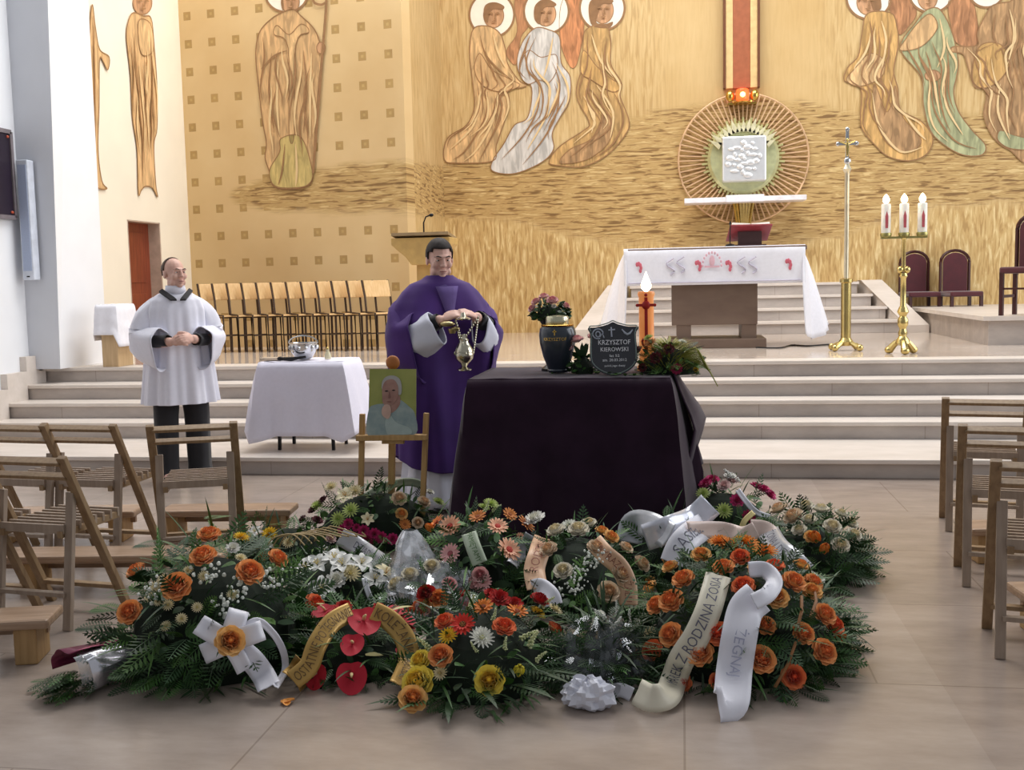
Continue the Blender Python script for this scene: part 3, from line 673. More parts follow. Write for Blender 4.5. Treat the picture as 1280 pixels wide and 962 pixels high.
mb.ell((0, -.015, z0 + .03), (.035, .02, .035)); mb.build('cross', M_silver, t)
mb = MB().ell((0, -.02, z0 + .15), (.016, .012, .08), 8, 6); mb.tube([(-.07, -.02, z0 + .22), (0, -.02, z0 + .19), (.07, -.02, z0 + .22)], .008, 6); mb.ell((0, -.022, z0 + .235), .016, 8, 6); mb.build('corpus', M_brass, t)
# candle stand with three candles
b = az(1128, 442, PZ); b.z = PZ
t = thing('candle_stand', 'brass stand holding three lit candles in front of the dark red chairs', 'candelabrum', tuple(b))
mb = MB().lathe([(.03, .08), (.07, .10), (.06, .14), (.035, .17)], n=16)
for i in range(3):
    a = -math.pi / 2 + i * 2 * math.pi / 3; mb.tube([(0, 0, .13), (math.cos(a) * .07, math.sin(a) * .07, .10), (math.cos(a) * .13, math.sin(a) * .13, .03)], [.03, .03, .04], 8); mb.ell((math.cos(a) * .13, math.sin(a) * .13, .035), (.042, .042, .035))
mb.build('stand_feet', M_brass, t)
mb = MB().lathe([(.03, .15), (.045, .2), (.03, .24), (.05, .28), (.05, .33), (.03, .36), (.055, .40), (.04, .44), (.028, .46), (.026, .72), (.04, .74), (.03, .77)], n=16)
mb.ell((-.03, 0, .80), .035, 10, 8); mb.ell((.03, 0, .80), .035, 10, 8)
mb.lathe([(.02, .78), (.02, 1.08), (.03, 1.10)], n=12); mb.build('stand_column', M_brass, t)
mb = MB().box((0, 0, 1.105), (.42, .05, .02))
for s in (-1, 0, 1): mb.lathe([(.02, 1.10), (.05, 1.115), (.055, 1.14), (.05, 1.15)], (s * .165, 0, 0), n=14)
mb.build('candle_bar', mat('tarnished_brass', (170, 160, 100), .35, .8), t)
M_redp = mat('candle_print', (190, 90, 96), .6)
for s in (-1, 0, 1):
    o = MB().lathe([(.044, 0), (.044, .27), (.036, .28), (.01, .275)], n=16).build('candle', M_wax, t); o.location = (s * .165, 0, 1.145)
    MB().prism([(-.012, -.046, .05), (.012, -.046, .05), (.014, -.046, .16), (0, -.046, .21), (-.014, -.046, .16)], (0, .004, 0)).build('red_emblem', M_redp, o, smooth=False)
    MB().lathe([(.006, .275), (.03, .30), (.032, .325), (.02, .35), (.004, .37)], n=10).build('flame', M_flame, o)
# dark red chairs
M_dkw = wood('dark_mahogany', (52, 22, 20), (70, 30, 26), .35); M_velv = mat('maroon_velvet', (74, 18, 28), .8, sheen=.5)
def red_chair(loc, rz, label):
    t = thing('sanctuary_chair', label, 'chair', loc, rz, 'dark red sanctuary chairs')
    MB().box((0, 0, .47), (.44, .44, .07)).build('seat', M_velv, t, bevel=.02)
    pts = [(-.165, .2, .5), (.165, .2, .5), (.165, .2, .9)] + [(.165 * math.cos(a), .2, .9 + .13 * math.sin(a)) for a in (math.pi * i / 10 for i in range(1, 10))] + [(-.165, .2, .9)]
    MB().prism(pts, (0, .035, 0)).build('backrest', M_velv, t, smooth=False, bevel=.008)
    fr = [(-.195, .225, .42), (-.195, .225, .9)] + [(.195 * math.cos(math.pi - math.pi * i / 10), .225, .9 + .16 * math.sin(math.pi * i / 10)) for i in range(1, 10)] + [(.195, .225, .9), (.195, .225, .42)]
    MB().tube(fr, .022, 6).build('back_frame', M_dkw, t)
    for sx in (-1, 1):
        for sy in (-1, 1): MB().bar((sx * .195, sy * .195, 0), (sx * .195, sy * .195, .45), .04, .04).build('leg', M_dkw, t, smooth=False)
    mb = MB()
    for sx in (-1, 1): mb.bar((sx * .195, -.18, .2), (sx * .195, .18, .2), .02, .03)
    mb.bar((-.18, -.195, .28), (.18, -.195, .28), .03, .02); mb.build('stretcher', M_dkw, t, smooth=False)
    return t
def fl(px, py, z=PZ):
    q = az(px, py, z); q.z = z; return q
b = fl(1147, 410); red_chair((b.x, b.y - .1, PZ), R(8), 'dark red sanctuary chair directly behind the three-candle stand')
b = fl(1198, 410); red_chair((b.x, b.y - .1, PZ), R(8), 'dark red sanctuary chair with arched back, second from the candle stand')
b = fl(1284, 394, PZ + .3); red_chair((b.x, min(b.y, 15.5), PZ + .303), R(-35), 'dark red sanctuary chair on the raised dais at the right edge')
# ambo with microphone
b = ay(527, 297, 11.0); M_ambo = mat('ambo_stone', (196, 160, 96), .5, var=.1)
t = thing('ambo', 'ochre ambo lectern with slanted top behind the priest', 'lectern', (b.x, 11.15, PZ))
zt = b.z - PZ
MB().prism([(-.31, -.22, zt), (.31, -.22, zt), (.31, -.22, zt - .07), (.16, -.22, zt - .20), (.1, -.22, zt - .28), (-.1, -.22, zt - .28), (-.16, -.22, zt - .20), (-.31, -.22, zt - .07)], (0, .42, 0)).build('desk', M_ambo, t, smooth=False, bevel=.008)
MB().lathe([(.24, 0), (.24, .08), (.16, .12), (.12, .5), (.11, zt - .25)], n=4, M=Matrix.Rotation(R(45), 3, 'Z')).build('pedestal', M_ambo, t, smooth=False)
MB().box((0, -.02, zt + .015), (.6, .44, .03), M=Matrix.Rotation(R(-6), 3, 'X')).build('desk_top', mat('ambo_top', (150, 126, 92), .5), t, smooth=False)
MB().tube([(-.01, 0, zt), (-.01, 0, zt + .16), (.02, -.02, zt + .22), (.07, -.04, zt + .235)], .008).ell((.085, -.045, zt + .235), (.025, .018, .018)).build('gooseneck_microphone', M_black, t)
# row of light wooden chairs nested along the wall
M_beech = wood('beech_ply', (214, 174, 118), (228, 192, 140), .45); M_chf = mat('chair_dark_frame', (72, 54, 40), .4, .3)
def stack_chair():
    t = thing('stacking_chair', 'wooden chair', 'chair')
    T = Matrix.Rotation(R(-14), 3, 'X')
    MB().box((0, .06, .72), (.36, .014, .20), M=T).build('backrest', M_beech, t, smooth=False, bevel=.006)
    MB().box((0, -.06, .43), (.36, .18, .016)).build('seat', M_beech, t, smooth=False, bevel=.005)
    for s in (-1, 1):
        MB().tube([(s * .185, .105, .82), (s * .185, .05, .62), (s * .185, .03, .44), (s * .185, .03, 0)], .014, 6).build('leg', M_chf, t)
        MB().tube([(s * .185, .03, .445), (s * .185, -.14, .44), (s * .185, -.155, 0)], .012, 6).build('leg', M_chf, t)
    MB().tube([(-.185, -.13, .415), (.185, -.13, .415)], .01, 6).tube([(-.185, -.15, .2), (.185, -.15, .2)], .008, 6).build('stretcher', M_chf, t)
    return t
p0 = stack_chair(); NCH = 12
NAMES = ['first', 'second', 'third', 'fourth', 'fifth', 'sixth', 'seventh', 'eighth', 'ninth', 'tenth', 'eleventh', 'twelfth']
for i in range(NCH):
    o = p0 if i == 0 else copy_tree(p0)
    u = i / (NCH - 1); q = fl(282 + 216 * u, 438 - 6 * u); o.location = (q.x, 12.35, PZ); o.rotation_euler = (0, 0, R(52)); o['group'] = 'light wooden chairs in a row along the gridded wall'
    o['label'] = NAMES[i] + ' light wooden chair from the server in the row under the gridded gold wall'
# small credence with white cloth beside the door
b = fl(148, 457)
t = thing('credence_stand', 'small wooden stand under a white cloth beside the brown door', 'side table', (b.x, b.y, PZ))
M_ltw = wood('light_oak', (190, 160, 120), (206, 178, 138))
MB().box((0, 0, .27), (.17, .3, .54)).build('pedestal', M_ltw, t, smooth=False, bevel=.004)
MB().box((0, 0, .60), (.20, .34, .03)).build('top', M_ltw, t, smooth=False)
mb = MB(); drape(mb, -.105, .105, -.18, .18, .625, lambda s, u: .30 if s in (0, 2) else .42 if s == 1 else .36, lambda s, u: .03, .02, .2, step=.02)
tag(mb.build('credence_cloth', M_wcloth, solid=.004), 'white cloth draped over the small stand near the door', 'cloth').location = (b.x, b.y, PZ)
# loudspeaker and notice board
t = thing('column_loudspeaker', 'slim pale grey column loudspeaker mounted on the front of the white pilaster', 'loudspeaker', tuple(ay(40, 350, 9.82)))
zz = ay(36, 200, 9.82).z - ay(40, 350, 9.82).z
MB().box((0, 0, zz / 2), (.12, .11, zz)).build('cabinet', mat('speaker_grey', (206, 212, 224), .5), t, smooth=False, bevel=.01)
MB().box((0, -.058, zz / 2 + .02), (.09, .006, zz - .14)).build('grille', mat('speaker_grille', (168, 180, 206), .6, bump=.3, scale=200), t, smooth=False)
MB().box((0, -.058, .035), (.03, .006, .012)).build('badge', M_black, t, smooth=False)
MB().box((0, .06, zz * .5), (.05, .04, .3)).build('wall_bracket', M_steel, t, smooth=False)
a, b2 = ax(-6, 165, -6.44), ax(11, 268, -6.44)
c = ax(3, 217, -6.44)
y0, y1, z0, z1 = ax(-30, 217, -6.44).y, ax(11, 217, -6.44).y, ax(11, 272, -6.44).z, ax(11, 166, -6.44).z
t = thing('notice_board', 'dark notice board in a slim frame on the white side wall', 'notice board', (-6.45, y1, z0))
MB().box((.03, -(y1 - y0) / 2, (z1 - z0) / 2), (.04, y1 - y0, z1 - z0)).build('board', mat('board_dark', (40, 30, 44), .35), t, smooth=False)
mb = MB(); hh = z1 - z0; ww = y1 - y0
for q, s_ in (((.035, -ww / 2, hh), (.06, ww, .04)), ((.035, -ww / 2, 0), (.06, ww, .04)), ((.035, 0, hh / 2), (.06, .04, hh))): mb.box(q, s_)
mb.build('frame', mat('frame_grey', (120, 112, 116), .4), t, smooth=False)
for z in (.05, hh - .05): MB().ell((.055, -.05, z), (.012, .02, .014), 8, 6).build('corner_light', mat('board_red', (176, 78, 50), .4), t)
# ------------------------------------------------------------------ people
def remesh(mb, name, m, parent, vox=.005, it=3):
    me = bpy.data.meshes.new('tmp'); me.from_pydata(mb.v, [], mb.f); o = bpy.data.objects.new('tmp', me); C.objects.link(o)
    r = o.modifiers.new('r', 'REMESH'); r.mode = 'VOXEL'; r.voxel_size = vox; r.use_smooth_shade = True
    s = o.modifiers.new('s', 'SMOOTH'); s.iterations = it; s.factor = .5
    dg = bpy.context.evaluated_depsgraph_get(); me2 = bpy.data.meshes.new_from_object(o.evaluated_get(dg)); C.objects.unlink(o); bpy.data.objects.remove(o)
    me2.name = name; me2.materials.clear(); me2.materials.append(m); b = bpy.data.objects.new(name, me2); C.objects.link(b); b.parent = parent
    me2.polygons.foreach_set('use_smooth', [True] * len(me2.polygons)); return b
def limb(mb, pts, rs, n=12):
    P = spline(pts, 4); k = len(P); R_ = []
    for i in range(k):
        x = i / (k - 1) * (len(rs) - 1); a = min(int(x), len(rs) - 2); R_.append(rs[a] + (rs[a + 1] - rs[a]) * (x - a))
    mb.tube(P, R_, n); mb.ell(P[0], R_[0], 10, 8); mb.ell(P[-1], R_[-1], 10, 8)
def hand(mb, wrist, fwd, nrm, side, curl=.6, sc=1.0):
    """fwd: wrist to knuckles, nrm: back of the hand, side: +1/-1 thumb side along fwd x nrm"""
    w_, f, n = Vector(wrist), Vector(fwd).normalized(), Vector(nrm).normalized(); n = (n - f * n.dot(f)).normalized(); x = f.cross(n) * side
    B = Matrix((x, f, n)).transposed()
    mb.ell(w_ + f * .045 * sc, (.040 * sc, .052 * sc, .016 * sc), 12, 8, B); mb.ell(w_ + f * .03 * sc + x * .018 * sc - n * .006, (.022 * sc, .036 * sc, .016 * sc), 10, 8, B)
    for i, (ox, L) in enumerate(((.030, .072), (.010, .080), (-.010, .074), (-.029, .058))):
        p = w_ + (x * ox + f * .085) * sc; a = 0; pts = [p - f * .02 * sc, p]
        for k, fr in enumerate((.45, .32, .23)):
            a += curl * (.6 + .25 * k); d = f * math.cos(a) - n * math.sin(a); p = p + d * L * fr * sc; pts.append(p)
        mb.tube(pts, [.010 * sc, .0105 * sc, .0095 * sc, .0085 * sc, .007 * sc], 8); mb.ell(pts[-1], .007 * sc, 8, 6)
    p = w_ + (x * .028 + f * .022) * sc; pts = [p]; a = R(48)
    for L in (.036, .030, .024):
        d = (x * math.sin(a) + f * math.cos(a) - n * .35).normalized(); p = p + d * L * sc; pts.append(p); a -= R(22)
    mb.tube(pts, [.013 * sc, .012 * sc, .0105 * sc, .008 * sc], 8); mb.ell(pts[-1], .008 * sc, 8, 6)
def head(mb, c, M, k=1.0):
    """head centred at eye height; local: face -Y"""
    def e(p, r, rx=0): mb.ell(Vector(c) + M @ (Vector(p) * k), [q * k for q in r], 16, 12, M @ Matrix.Rotation(R(rx), 3, 'X'))
    e((0, .018, .025), (.076, .096, .092)); e((0, -.022, -.015), (.066, .068, .085)); e((0, -.03, -.072), (.050, .052, .046))
    e((0, -.068, -.098), (.024, .018, .017)); e((0, -.086, .022), (.058, .014, .012)); e((0, -.098, -.012), (.011, .016, .030), -16); e((0, -.110, -.030), (.015, .013, .011))
    for s in (-1, 1):
        e((s * .040, -.066, -.028), (.024, .022, .024)); e((s * .078, .012, -.012), (.010, .020, .032)); e((s * .013, -.098, -.033), (.009, .010, .008)); e((s * .032, -.072, .002), (.018, .016, .012)); e((s * .045, -.035, -.075), (.018, .03, .025))
    e((0, -.088, -.062), (.025, .011, .006)); e((0, -.087, -.074), (.021, .012, .008))
def face_bits(root, c, M, k, mh, hair_fn, brow=True):
    def W(p): return Vector(c) + M @ (Vector(p) * k)
    mw = mat('eye_white', (226, 220, 214), .3, var=.01); mi = mat('eye_iris', (46, 36, 30), .2)
    for s in (-1, 1):
        mb = MB(); mb.ell(W((s * .032, -.080, .001)), [.0115 * k, .009 * k, .0065 * k], 10, 8, M); mb.cur = 1; mb.ell(W((s * .030, -.0875, .001)), [.005 * k, .003 * k, .005 * k], 8, 6, M); mb.build('eye', [mw, mi], root)
        if brow: MB().tube([W((s * .014, -.100, .022)), W((s * .034, -.097, .028)), W((s * .054, -.082, .022))], [.003, .0045, .003], 6).build('eyebrow', mh, root)
    MB().tube([W((-.022, -.092, -.067)), W((0, -.100, -.0675)), W((.022, -.092, -.067))], [.002, .0035, .002], 6).build('lips', mat('lip', (150, 92, 88), .5), root)
    # hair: a close cap, kept where hair_fn(direction) says so
    vs = []; fs = []; nu, nv = 44, 26; idx = {}
    mb = MB()
    for i in range(nv + 1):
        for j in range(nu):
            t = math.pi * i / nv; a = 2 * math.pi * j / nu; d = Vector((math.sin(t) * math.cos(a), math.sin(t) * math.sin(a), math.cos(t)))
            th = hair_fn(d); r = Vector((.079 * d.x, .099 * d.y, .096 * d.z)) * (1 + .025 * noise.noise(d * 9))
            if th > 0: idx[i, j] = len(vs); vs.append(W(Vector((0, .018, .024)) + r * (1 + th)))
    for i in range(nv):
        for j in range(nu):
            q = [(i, j), (i + 1, j), (i + 1, (j + 1) % nu), (i, (j + 1) % nu)]
            if all(p in idx for p in q): fs.append([idx[p] for p in q])
    mb.add(vs, fs); mb.build('hair', mh, root, solid=.008)
def loft(mb, rings, n=64, close_top=False):
    """rings: (z, cx, cy, rx, ry, fold amp, fold count, phase)"""
    rows = []
    for z, cx, cy, rx, ry, am, k, ph in rings:
        row = []
        for j in range(n):
            a = 2 * math.pi * j / n; f = 1 + am * math.sin(k * a + ph + .8 * math.sin(2 * a + z * .8)) + am * .5 * math.sin((k * 2 + 1) * a + ph * 2)
            row.append(Vector((cx + rx * f * math.cos(a), cy + ry * f * math.sin(a), z)))
        rows.append(row)
    mb.sheet(rows, closed=True)
def rings_fill(keys, n=5):
    out = []
    for a, b in zip(keys, keys[1:]):
        for i in range(n): t = i / n; out.append(tuple(x + (y - x) * t for x, y in zip(a, b)))
    return out + [keys[-1]]
def sleeve(mb, pts, rw, rh, n=28, fold=.06, droop=None):
    """pts path, rw half width across, rh half height; droop pulls the lower side down"""
    P = spline(pts, 5); k = len(P); rows = []
    for i, p in enumerate(P):
        u = i / (k - 1); t = (P[min(i + 1, k - 1)] - P[max(i - 1, 0)]).normalized(); up = Vector((0, 0, 1)); x = t.cross(up)
        x = x.normalized() if x.length > .1 else Vector((1, 0, 0)); y = x.cross(t).normalized()
        q = u * (len(rw) - 1); a = min(int(q), len(rw) - 2); W_ = rw[a] + (rw[a + 1] - rw[a]) * (q - a); H_ = rh[a] + (rh[a + 1] - rh[a]) * (q - a); dr = (droop or 0) * u * u
        row = []
        for j in range(n):
            an = 2 * math.pi * j / n; f = 1 + fold * math.sin(5 * an + u * 7)
            row.append(p + x * W_ * f * math.cos(an) + y * H_ * f * math.sin(an) - Vector((0, 0, 1)) * dr * max(0, -math.sin(an)))
        rows.append(row)
    mb.sheet(rows, closed=True)

M_sk1 = mat('skin_fair', (214, 172, 156), .5, var=.06, scale=9, sss=.08); M_sk2 = mat('skin_ruddy', (224, 182, 166), .5, var=.06, scale=9, sss=.08)
M_hairg = mat('hair_greying', (96, 82, 72), .8, scale=60, var=.3); M_hairb = mat('hair_dark', (44, 36, 34), .7, scale=60, var=.3)
M_trou = mat('trousers_black', (30, 29, 33), .8, sheen=.2); M_shoe = mat('shoe_black', (18, 17, 19), .3)
M_surp = mat('surplice_white', (230, 230, 242), .85, var=.02, scale=40, sheen=.2)
M_purp = mat('chasuble_violet', (70, 37, 112), .8, var=.15, scale=5, sheen=.1); M_alb = mat('alb_white', (222, 224, 238), .85, var=.03)
def face_rot(yaw, pitch=0, roll=0): return Matrix.Rotation(R(yaw), 3, 'Z') @ Matrix.Rotation(R(pitch), 3, 'X') @ Matrix.Rotation(R(roll), 3, 'Y')
# --- the altar server: local frame faces -Y, turned a little to his left
sp = az(246, 594, 0)
sv = thing('person', 'man in a white surplice and black trousers standing with hands clasped beside the white table', 'person', (sp.x, 7.86, 0), R(34))
mb = MB()
limb(mb, [(-.10, 0, .92), (-.115, -.01, .50), (-.12, .03, .09)], [.085, .058, .042]); limb(mb, [(.10, 0, .92), (.115, -.01, .50), (.12, .03, .09)], [.085, .058, .042])
for s in (-1, 1): limb(mb, [(s * .12, .03, .06), (s * .135, -.10, .045)], [.042, .035])
mb.ell((0, 0, .98), (.17, .12, .14)); mb.ell((0, 0, 1.20), (.165, .115, .24)); mb.ell((0, 0, 1.34), (.17, .09, .11))
mb.tube([(0, .015, 1.38), (0, -.005, 1.50), (0, -.005, 1.56)], [.075, .058, .056], 14)
limb(mb, [(-.165, .01, 1.35), (-.235, .02, 1.11), (-.09, -.25, 1.10)], [.055, .045, .034]); limb(mb, [(.165, .01, 1.35), (.235, .02, 1.11), (.08, -.25, 1.115)], [.055, .045, .034])
hand(mb, (-.085, -.262, 1.105), (.75, -.45, .05), (-.25, -.8, .35), -1, .75); hand(mb, (.078, -.258, 1.125), (-.72, -.5, .0), (.3, -.75, .45), 1, .75)
hc = Vector((0, -.015, 1.615)); HM = face_rot(22, -3); head(mb, hc, HM, 1.0)
remesh(mb, 'body', M_sk1, sv, .0055)
face_bits(sv, hc, HM, 1.0, M_hairg, lambda d: .01 + .035 * max(0, d.y) if (d.z > -.45 and d.y > -.05 - .25 * max(0, d.z - .6)) and not (abs(d.x) > .75 and d.z < -.1) else 0)
for s in (-1, 1):
    mb = MB(); loft(mb, rings_fill([(.97, s * .09, 0, .115, .13, .01, 4, s), (.52, s * .115, -.005, .092, .10, .03, 4, s), (.12, s * .122, .01, .085, .098, .04, 4, s), (.055, s * .122, .0, .09, .11, .05, 4, s)]), 32)
    mb.build('trouser_leg', M_trou, sv, solid=.006)
    mb = MB(); mb.ell((s * .122, .03, .045), (.045, .075, .045)); mb.ell((s * .130, -.07, .035), (.048, .11, .035)); mb.box((s * .128, -.03, .008), (.085, .25, .016))
    mb.build('shoe', M_shoe, sv, bevel=.004)
mb = MB(); loft(mb, rings_fill([(1.475, 0, .0, .085, .075, 0, 9, .4), (1.455, 0, .005, .13, .09, .0, 9, .4), (1.41, 0, .005, .195, .12, .012, 9, .4), (1.34, 0, .0, .222, .135, .025, 9, .4), (1.15, 0, -.01, .225, .155, .045, 9, .4), (.95, 0, -.01, .245, .175, .055, 9, .4), (.64, 0, -.005, .275, .205, .065, 9, .4), (.615, 0, -.005, .277, .207, .065, 9, .4)]), 144)
mb.build('surplice', M_surp, sv, solid=.006)
for s in (-1, 1):
    mb = MB(); sleeve(mb, [(s * .12, .0, 1.39), (s * .215, .02, 1.28), (s * .26, .0, 1.12), (s * .15, -.20, 1.10)], [.05, .085, .10, .085], [.06, .09, .10, .10], droop=.13)
    mb.build('sleeve', M_surp, sv, solid=.005)
    mb = MB(); sleeve(mb, [(s * .19, -.10, 1.10), (s * .10, -.235, 1.11)], [.045, .042], [.045, .042]); mb.build('cassock_cuff', M_trou, sv, solid=.004)
mb = MB()
for s in (-1, 1): mb.prism([(s * .10, -.03, 1.488), (s * .125, -.035, 1.470), (s * .055, -.142, 1.405), (s * .012, -.142, 1.405), (s * .03, -.125, 1.425)], (0, -.008, .012))
mb.build('black_collar_band', M_trou, sv, smooth=False)
mb = MB(); loft(mb, [(1.455, 0, -.005, .085, .085, 0, 4, 0), (1.50, 0, -.01, .072, .074, 0, 4, 0), (1.522, 0, -.01, .068, .07, 0, 4, 0)], 32); mb.build('shirt_collar', M_surp, sv, solid=.006)
# --- the priest
pr = thing('person', 'priest in a violet chasuble over a white alb holding a thurible behind the draped table', 'person', (-1.575, 6.99, 0), R(30))
mb = MB()
for s in (-1, 1):
    limb(mb, [(s * .10, 0, .95), (s * .11, -.01, .52), (s * .115, .03, .09)], [.09, .06, .045]); limb(mb, [(s * .115, .03, .06), (s * .13, -.11, .045)], [.042, .036])
mb.ell((0, 0, 1.02), (.18, .13, .15)); mb.ell((0, 0, 1.25), (.18, .125, .25)); mb.ell((0, 0, 1.38), (.17, .09, .11))
mb.tube([(0, .015, 1.42), (0, -.01, 1.54), (0, -.01, 1.60)], [.085, .066, .064], 14)
limb(mb, [(-.17, .01, 1.37), (-.27, .0, 1.17), (-.10, -.30, 1.26)], [.06, .05, .036]); limb(mb, [(.17, .01, 1.37), (.28, .0, 1.18), (.15, -.30, 1.27)], [.06, .05, .036])
HL, HR = Vector((-.085, -.315, 1.272)), Vector((.140, -.312, 1.282))
hand(mb, HL, (.80, -.25, .30), (-.1, -.55, .85), -1, .8); hand(mb, HR, (-.70, -.30, .25), (.2, -.5, .85), 1, .75)
hc = Vector((0, -.02, 1.655)); HM = face_rot(-4, 9); head(mb, hc, HM, 1.05)
remesh(mb, 'body', M_sk2, pr, .0055)
face_bits(pr, hc, HM, 1.05, M_hairb, lambda d: .035 + .03 * max(0, d.z) if d.z > (.42 if d.y < -.30 else -.30 + .0 * d.y if d.y > .1 else .0) - (0 if abs(d.x) < .7 else .25) else 0)
mb = MB(); loft(mb, rings_fill([(1.0, 0, 0, .22, .17, .02, 9, 0), (.3, 0, 0, .27, .21, .05, 9, 0), (.035, 0, 0, .30, .24, .06, 9, 0)])); mb.build('alb', M_alb, pr, solid=.006)
for s in (-1, 1): MB().ell((s * .12, -.12, .03), (.05, .14, .03)).build('shoe', M_shoe, pr)
# chasuble: a wide poncho, lifted over both forearms
rows = []; n = 72
keys = [(1.545, .085, .08, 0), (1.52, .12, .10, .0), (1.49, .20, .125, .05), (1.44, .255, .15, .12), (1.36, .315, .18, .3), (1.24, .362, .215, .7), (1.12, .372, .22, 1), (.95, .362, .215, .8), (.7, .33, .22, .55), (.45, .335, .235, .4), (.31, .34, .24, .35), (.27, .342, .242, .35)]
for z, rx, ry, lift in rings_fill(keys, 4):
    row = []
    for j in range(n):
        a = 2 * math.pi * j / n; cx, sy = math.cos(a), math.sin(a); fr = max(0, -sy)
        f = 1 + (.06 * math.sin(7 * a + 2.2 * z) + .04 * math.sin(13 * a + 1)) * min(1, (1.55 - z) * 1.1)
        arm = lift * math.exp(-((abs(cx) - .72) / .30) ** 2) * fr * .13 * (1 if z < 1.3 else .8)
        hem = .10 * abs(cx) ** 3 if z < .5 else 0
        row.append(Vector((rx * f * cx, ry * f * sy - arm, z + hem)))
    rows.append(row)
mb = MB(); mb.sheet(rows, closed=True); mb.build('chasuble', M_purp, pr, solid=.006)
for s in (-1, 1):
    mb = MB(); sleeve(mb, [(s * .13, .0, 1.40), (s * .25, -.0, 1.28), (s * .275, -.09, 1.16), (s * .205, -.205, 1.19)], [.06, .10, .115, .10], [.07, .11, .12, .12], n=36, fold=.07, droop=.22)
    mb.build('chasuble_sleeve', M_purp, pr, solid=.006)
mb = MB(); sleeve(mb, [(-.235, -.08, 1.12), (-.20, -.20, 1.15), (-.115, -.285, 1.245)], [.10, .095, .065], [.11, .11, .085], droop=.07); mb.build('alb_sleeve', M_alb, pr, solid=.006)
mb = MB(); sleeve(mb, [(.25, -.08, 1.12), (.235, -.20, 1.15), (.175, -.285, 1.24)], [.09, .085, .055], [.10, .10, .07], droop=.09); mb.build('alb_sleeve', M_alb, pr, solid=.006)
for s, h in ((-1, HL), (1, HR)):
    mb = MB(); sleeve(mb, [h + Vector((s * .10, .10, -.06)), h + Vector((s * .018, .012, -.012))], [.052, .042], [.055, .045]); mb.build('black_cuff', M_trou, pr, solid=.004)
mb = MB(); loft(mb, rings_fill([(1.475, 0, -.01, .14, .125, .03, 5, 0), (1.50, 0, -.012, .105, .10, .03, 5, 0), (1.522, 0, -.012, .085, .083, .02, 4, 0)], 3), 40); mb.build('grey_scarf', mat('scarf_grey', (98, 78, 136), .85), pr, solid=.008)
mb = MB(); mb.sheet([[Vector((x * .75 * (1 - v * .75), -.146 - .03 * v - .02 * math.cos(x * 12) - .03 * v, 1.475 - .20 * v)) for x in (-.10, -.05, 0, .05, .10)] for v in (0, .25, .5, .75, 1)])
mb.build('scarf_front', MATS['scarf_grey'], pr, solid=.008)
# thurible hanging from the hands
PM = Matrix.Translation(pr.location) @ Matrix.Rotation(R(30), 4, 'Z')
hp = PM @ Vector((.025, -.395, 1.27)); M_cens = mat('censer_silver', (196, 190, 170), .22, 1, var=.1)
t = thing('thurible', 'silver thurible with chains held in front of the priest by both hands', 'thurible', (hp.x, hp.y, hp.z - .33))
MB().lathe([(.025, 0), (.045, .006), (.045, .014), (.016, .03), (.03, .05), (.058, .08), (.062, .11), (.056, .12)], n=20).build('bowl', M_cens, t)
MB().lathe([(.060, .12), (.058, .135), (.046, .16), (.03, .185), (.032, .20), (.018, .215), (.01, .235)], n=20).build('lid', M_cens, t)
for k in range(4):
    a = k * math.pi / 2 + .4; mb = MB(); p0 = Vector((math.cos(a) * .06, math.sin(a) * .06, .115)); p1 = Vector(((-.06 if k % 2 else .09), .03, .335))
    for q in range(15): c = p0.lerp(p1, q / 14); mb.ell(c, (.006, .006, .011), 6, 5)
    mb.build('chain', M_cens, t)
MB().lathe([(.05, .325), (.052, .333), (.02, .345), (.012, .37)], n=16).build('hand_disc', M_cens, t)
mb = MB().ell((-.10, -.02, .30), (.05, .03, .018)).ell((-.05, -.01, .27), (.03, .025, .015)); mb.lathe([(.02, .24), (.028, .262), (.028, .27)], (-.07, -.01, 0), n=12); mb.build('incense_boat', mat('boat_brass', (176, 160, 116), .3, .9), t)
# ------------------------------------------------------------------ tables, easel, folding chairs, kneelers
def rdrop(u, base, corner): return base + corner * (max(0, 1 - u / .2) ** 2 + max(0, 1 - (1 - u) / .2) ** 2)
# white side table on the first step
c1, c2 = az(338, 566, SH), az(412, 565, SH)
TX0, TX1 = c1.x - .10, c2.x + .12; TY0 = 8.42; TZ = ay(375, 452, 8.45).z
t = thing('side_table', 'small table with thin dark legs under the white cloth, on the first step', 'table', ((TX0 + TX1) / 2, TY0 + .22, SH))
MB().box((0, 0, TZ - SH - .02), (TX1 - TX0 - .02, .46, .025)).build('table_top', M_ltw, t, smooth=False)
for sx in (-1, 1):
    for sy in (-1, 1): MB().bar((sx * ((TX1 - TX0) / 2 - .12), sy * .17, 0), (sx * ((TX1 - TX0) / 2 - .14), sy * .16, TZ - SH - .03), .024, .024).build('leg', M_black, t, smooth=False)
mb = MB(); drape(mb, TX0, TX1, TY0 - .03, TY0 + .46, TZ, lambda s, u: (.60 if s == 0 else .42 if s == 2 else .52) + (.10 if s != 2 else 0) * (max(0, 1 - u / .2) + max(0, 1 - (1 - u) / .2)) * .6,
    lambda s, u: .03 + (.10 if s in (1, 3) else .0) + .10 * (max(0, 1 - u / .18) ** 2 + max(0, 1 - (1 - u) / .18) ** 2), .022, .24)
tag(mb.build('side_table_cloth', mat('tablecloth_white', (222, 220, 234), .85, var=.02, scale=40), solid=.005, world=True), 'white cloth hanging over the small table between server and easel', 'cloth')
b = ay(381, 449, 8.6)
t = thing('holy_water_bucket', 'silver holy water bucket with handle on the white side table', 'bucket', (b.x, 8.58, TZ + .012))
MB().lathe([(.05, 0), (.07, .01), (.105, .07), (.115, .13), (.125, .135), (.115, .138), (.10, .07), (.05, .02)], n=24).build('bowl', M_silver, t)
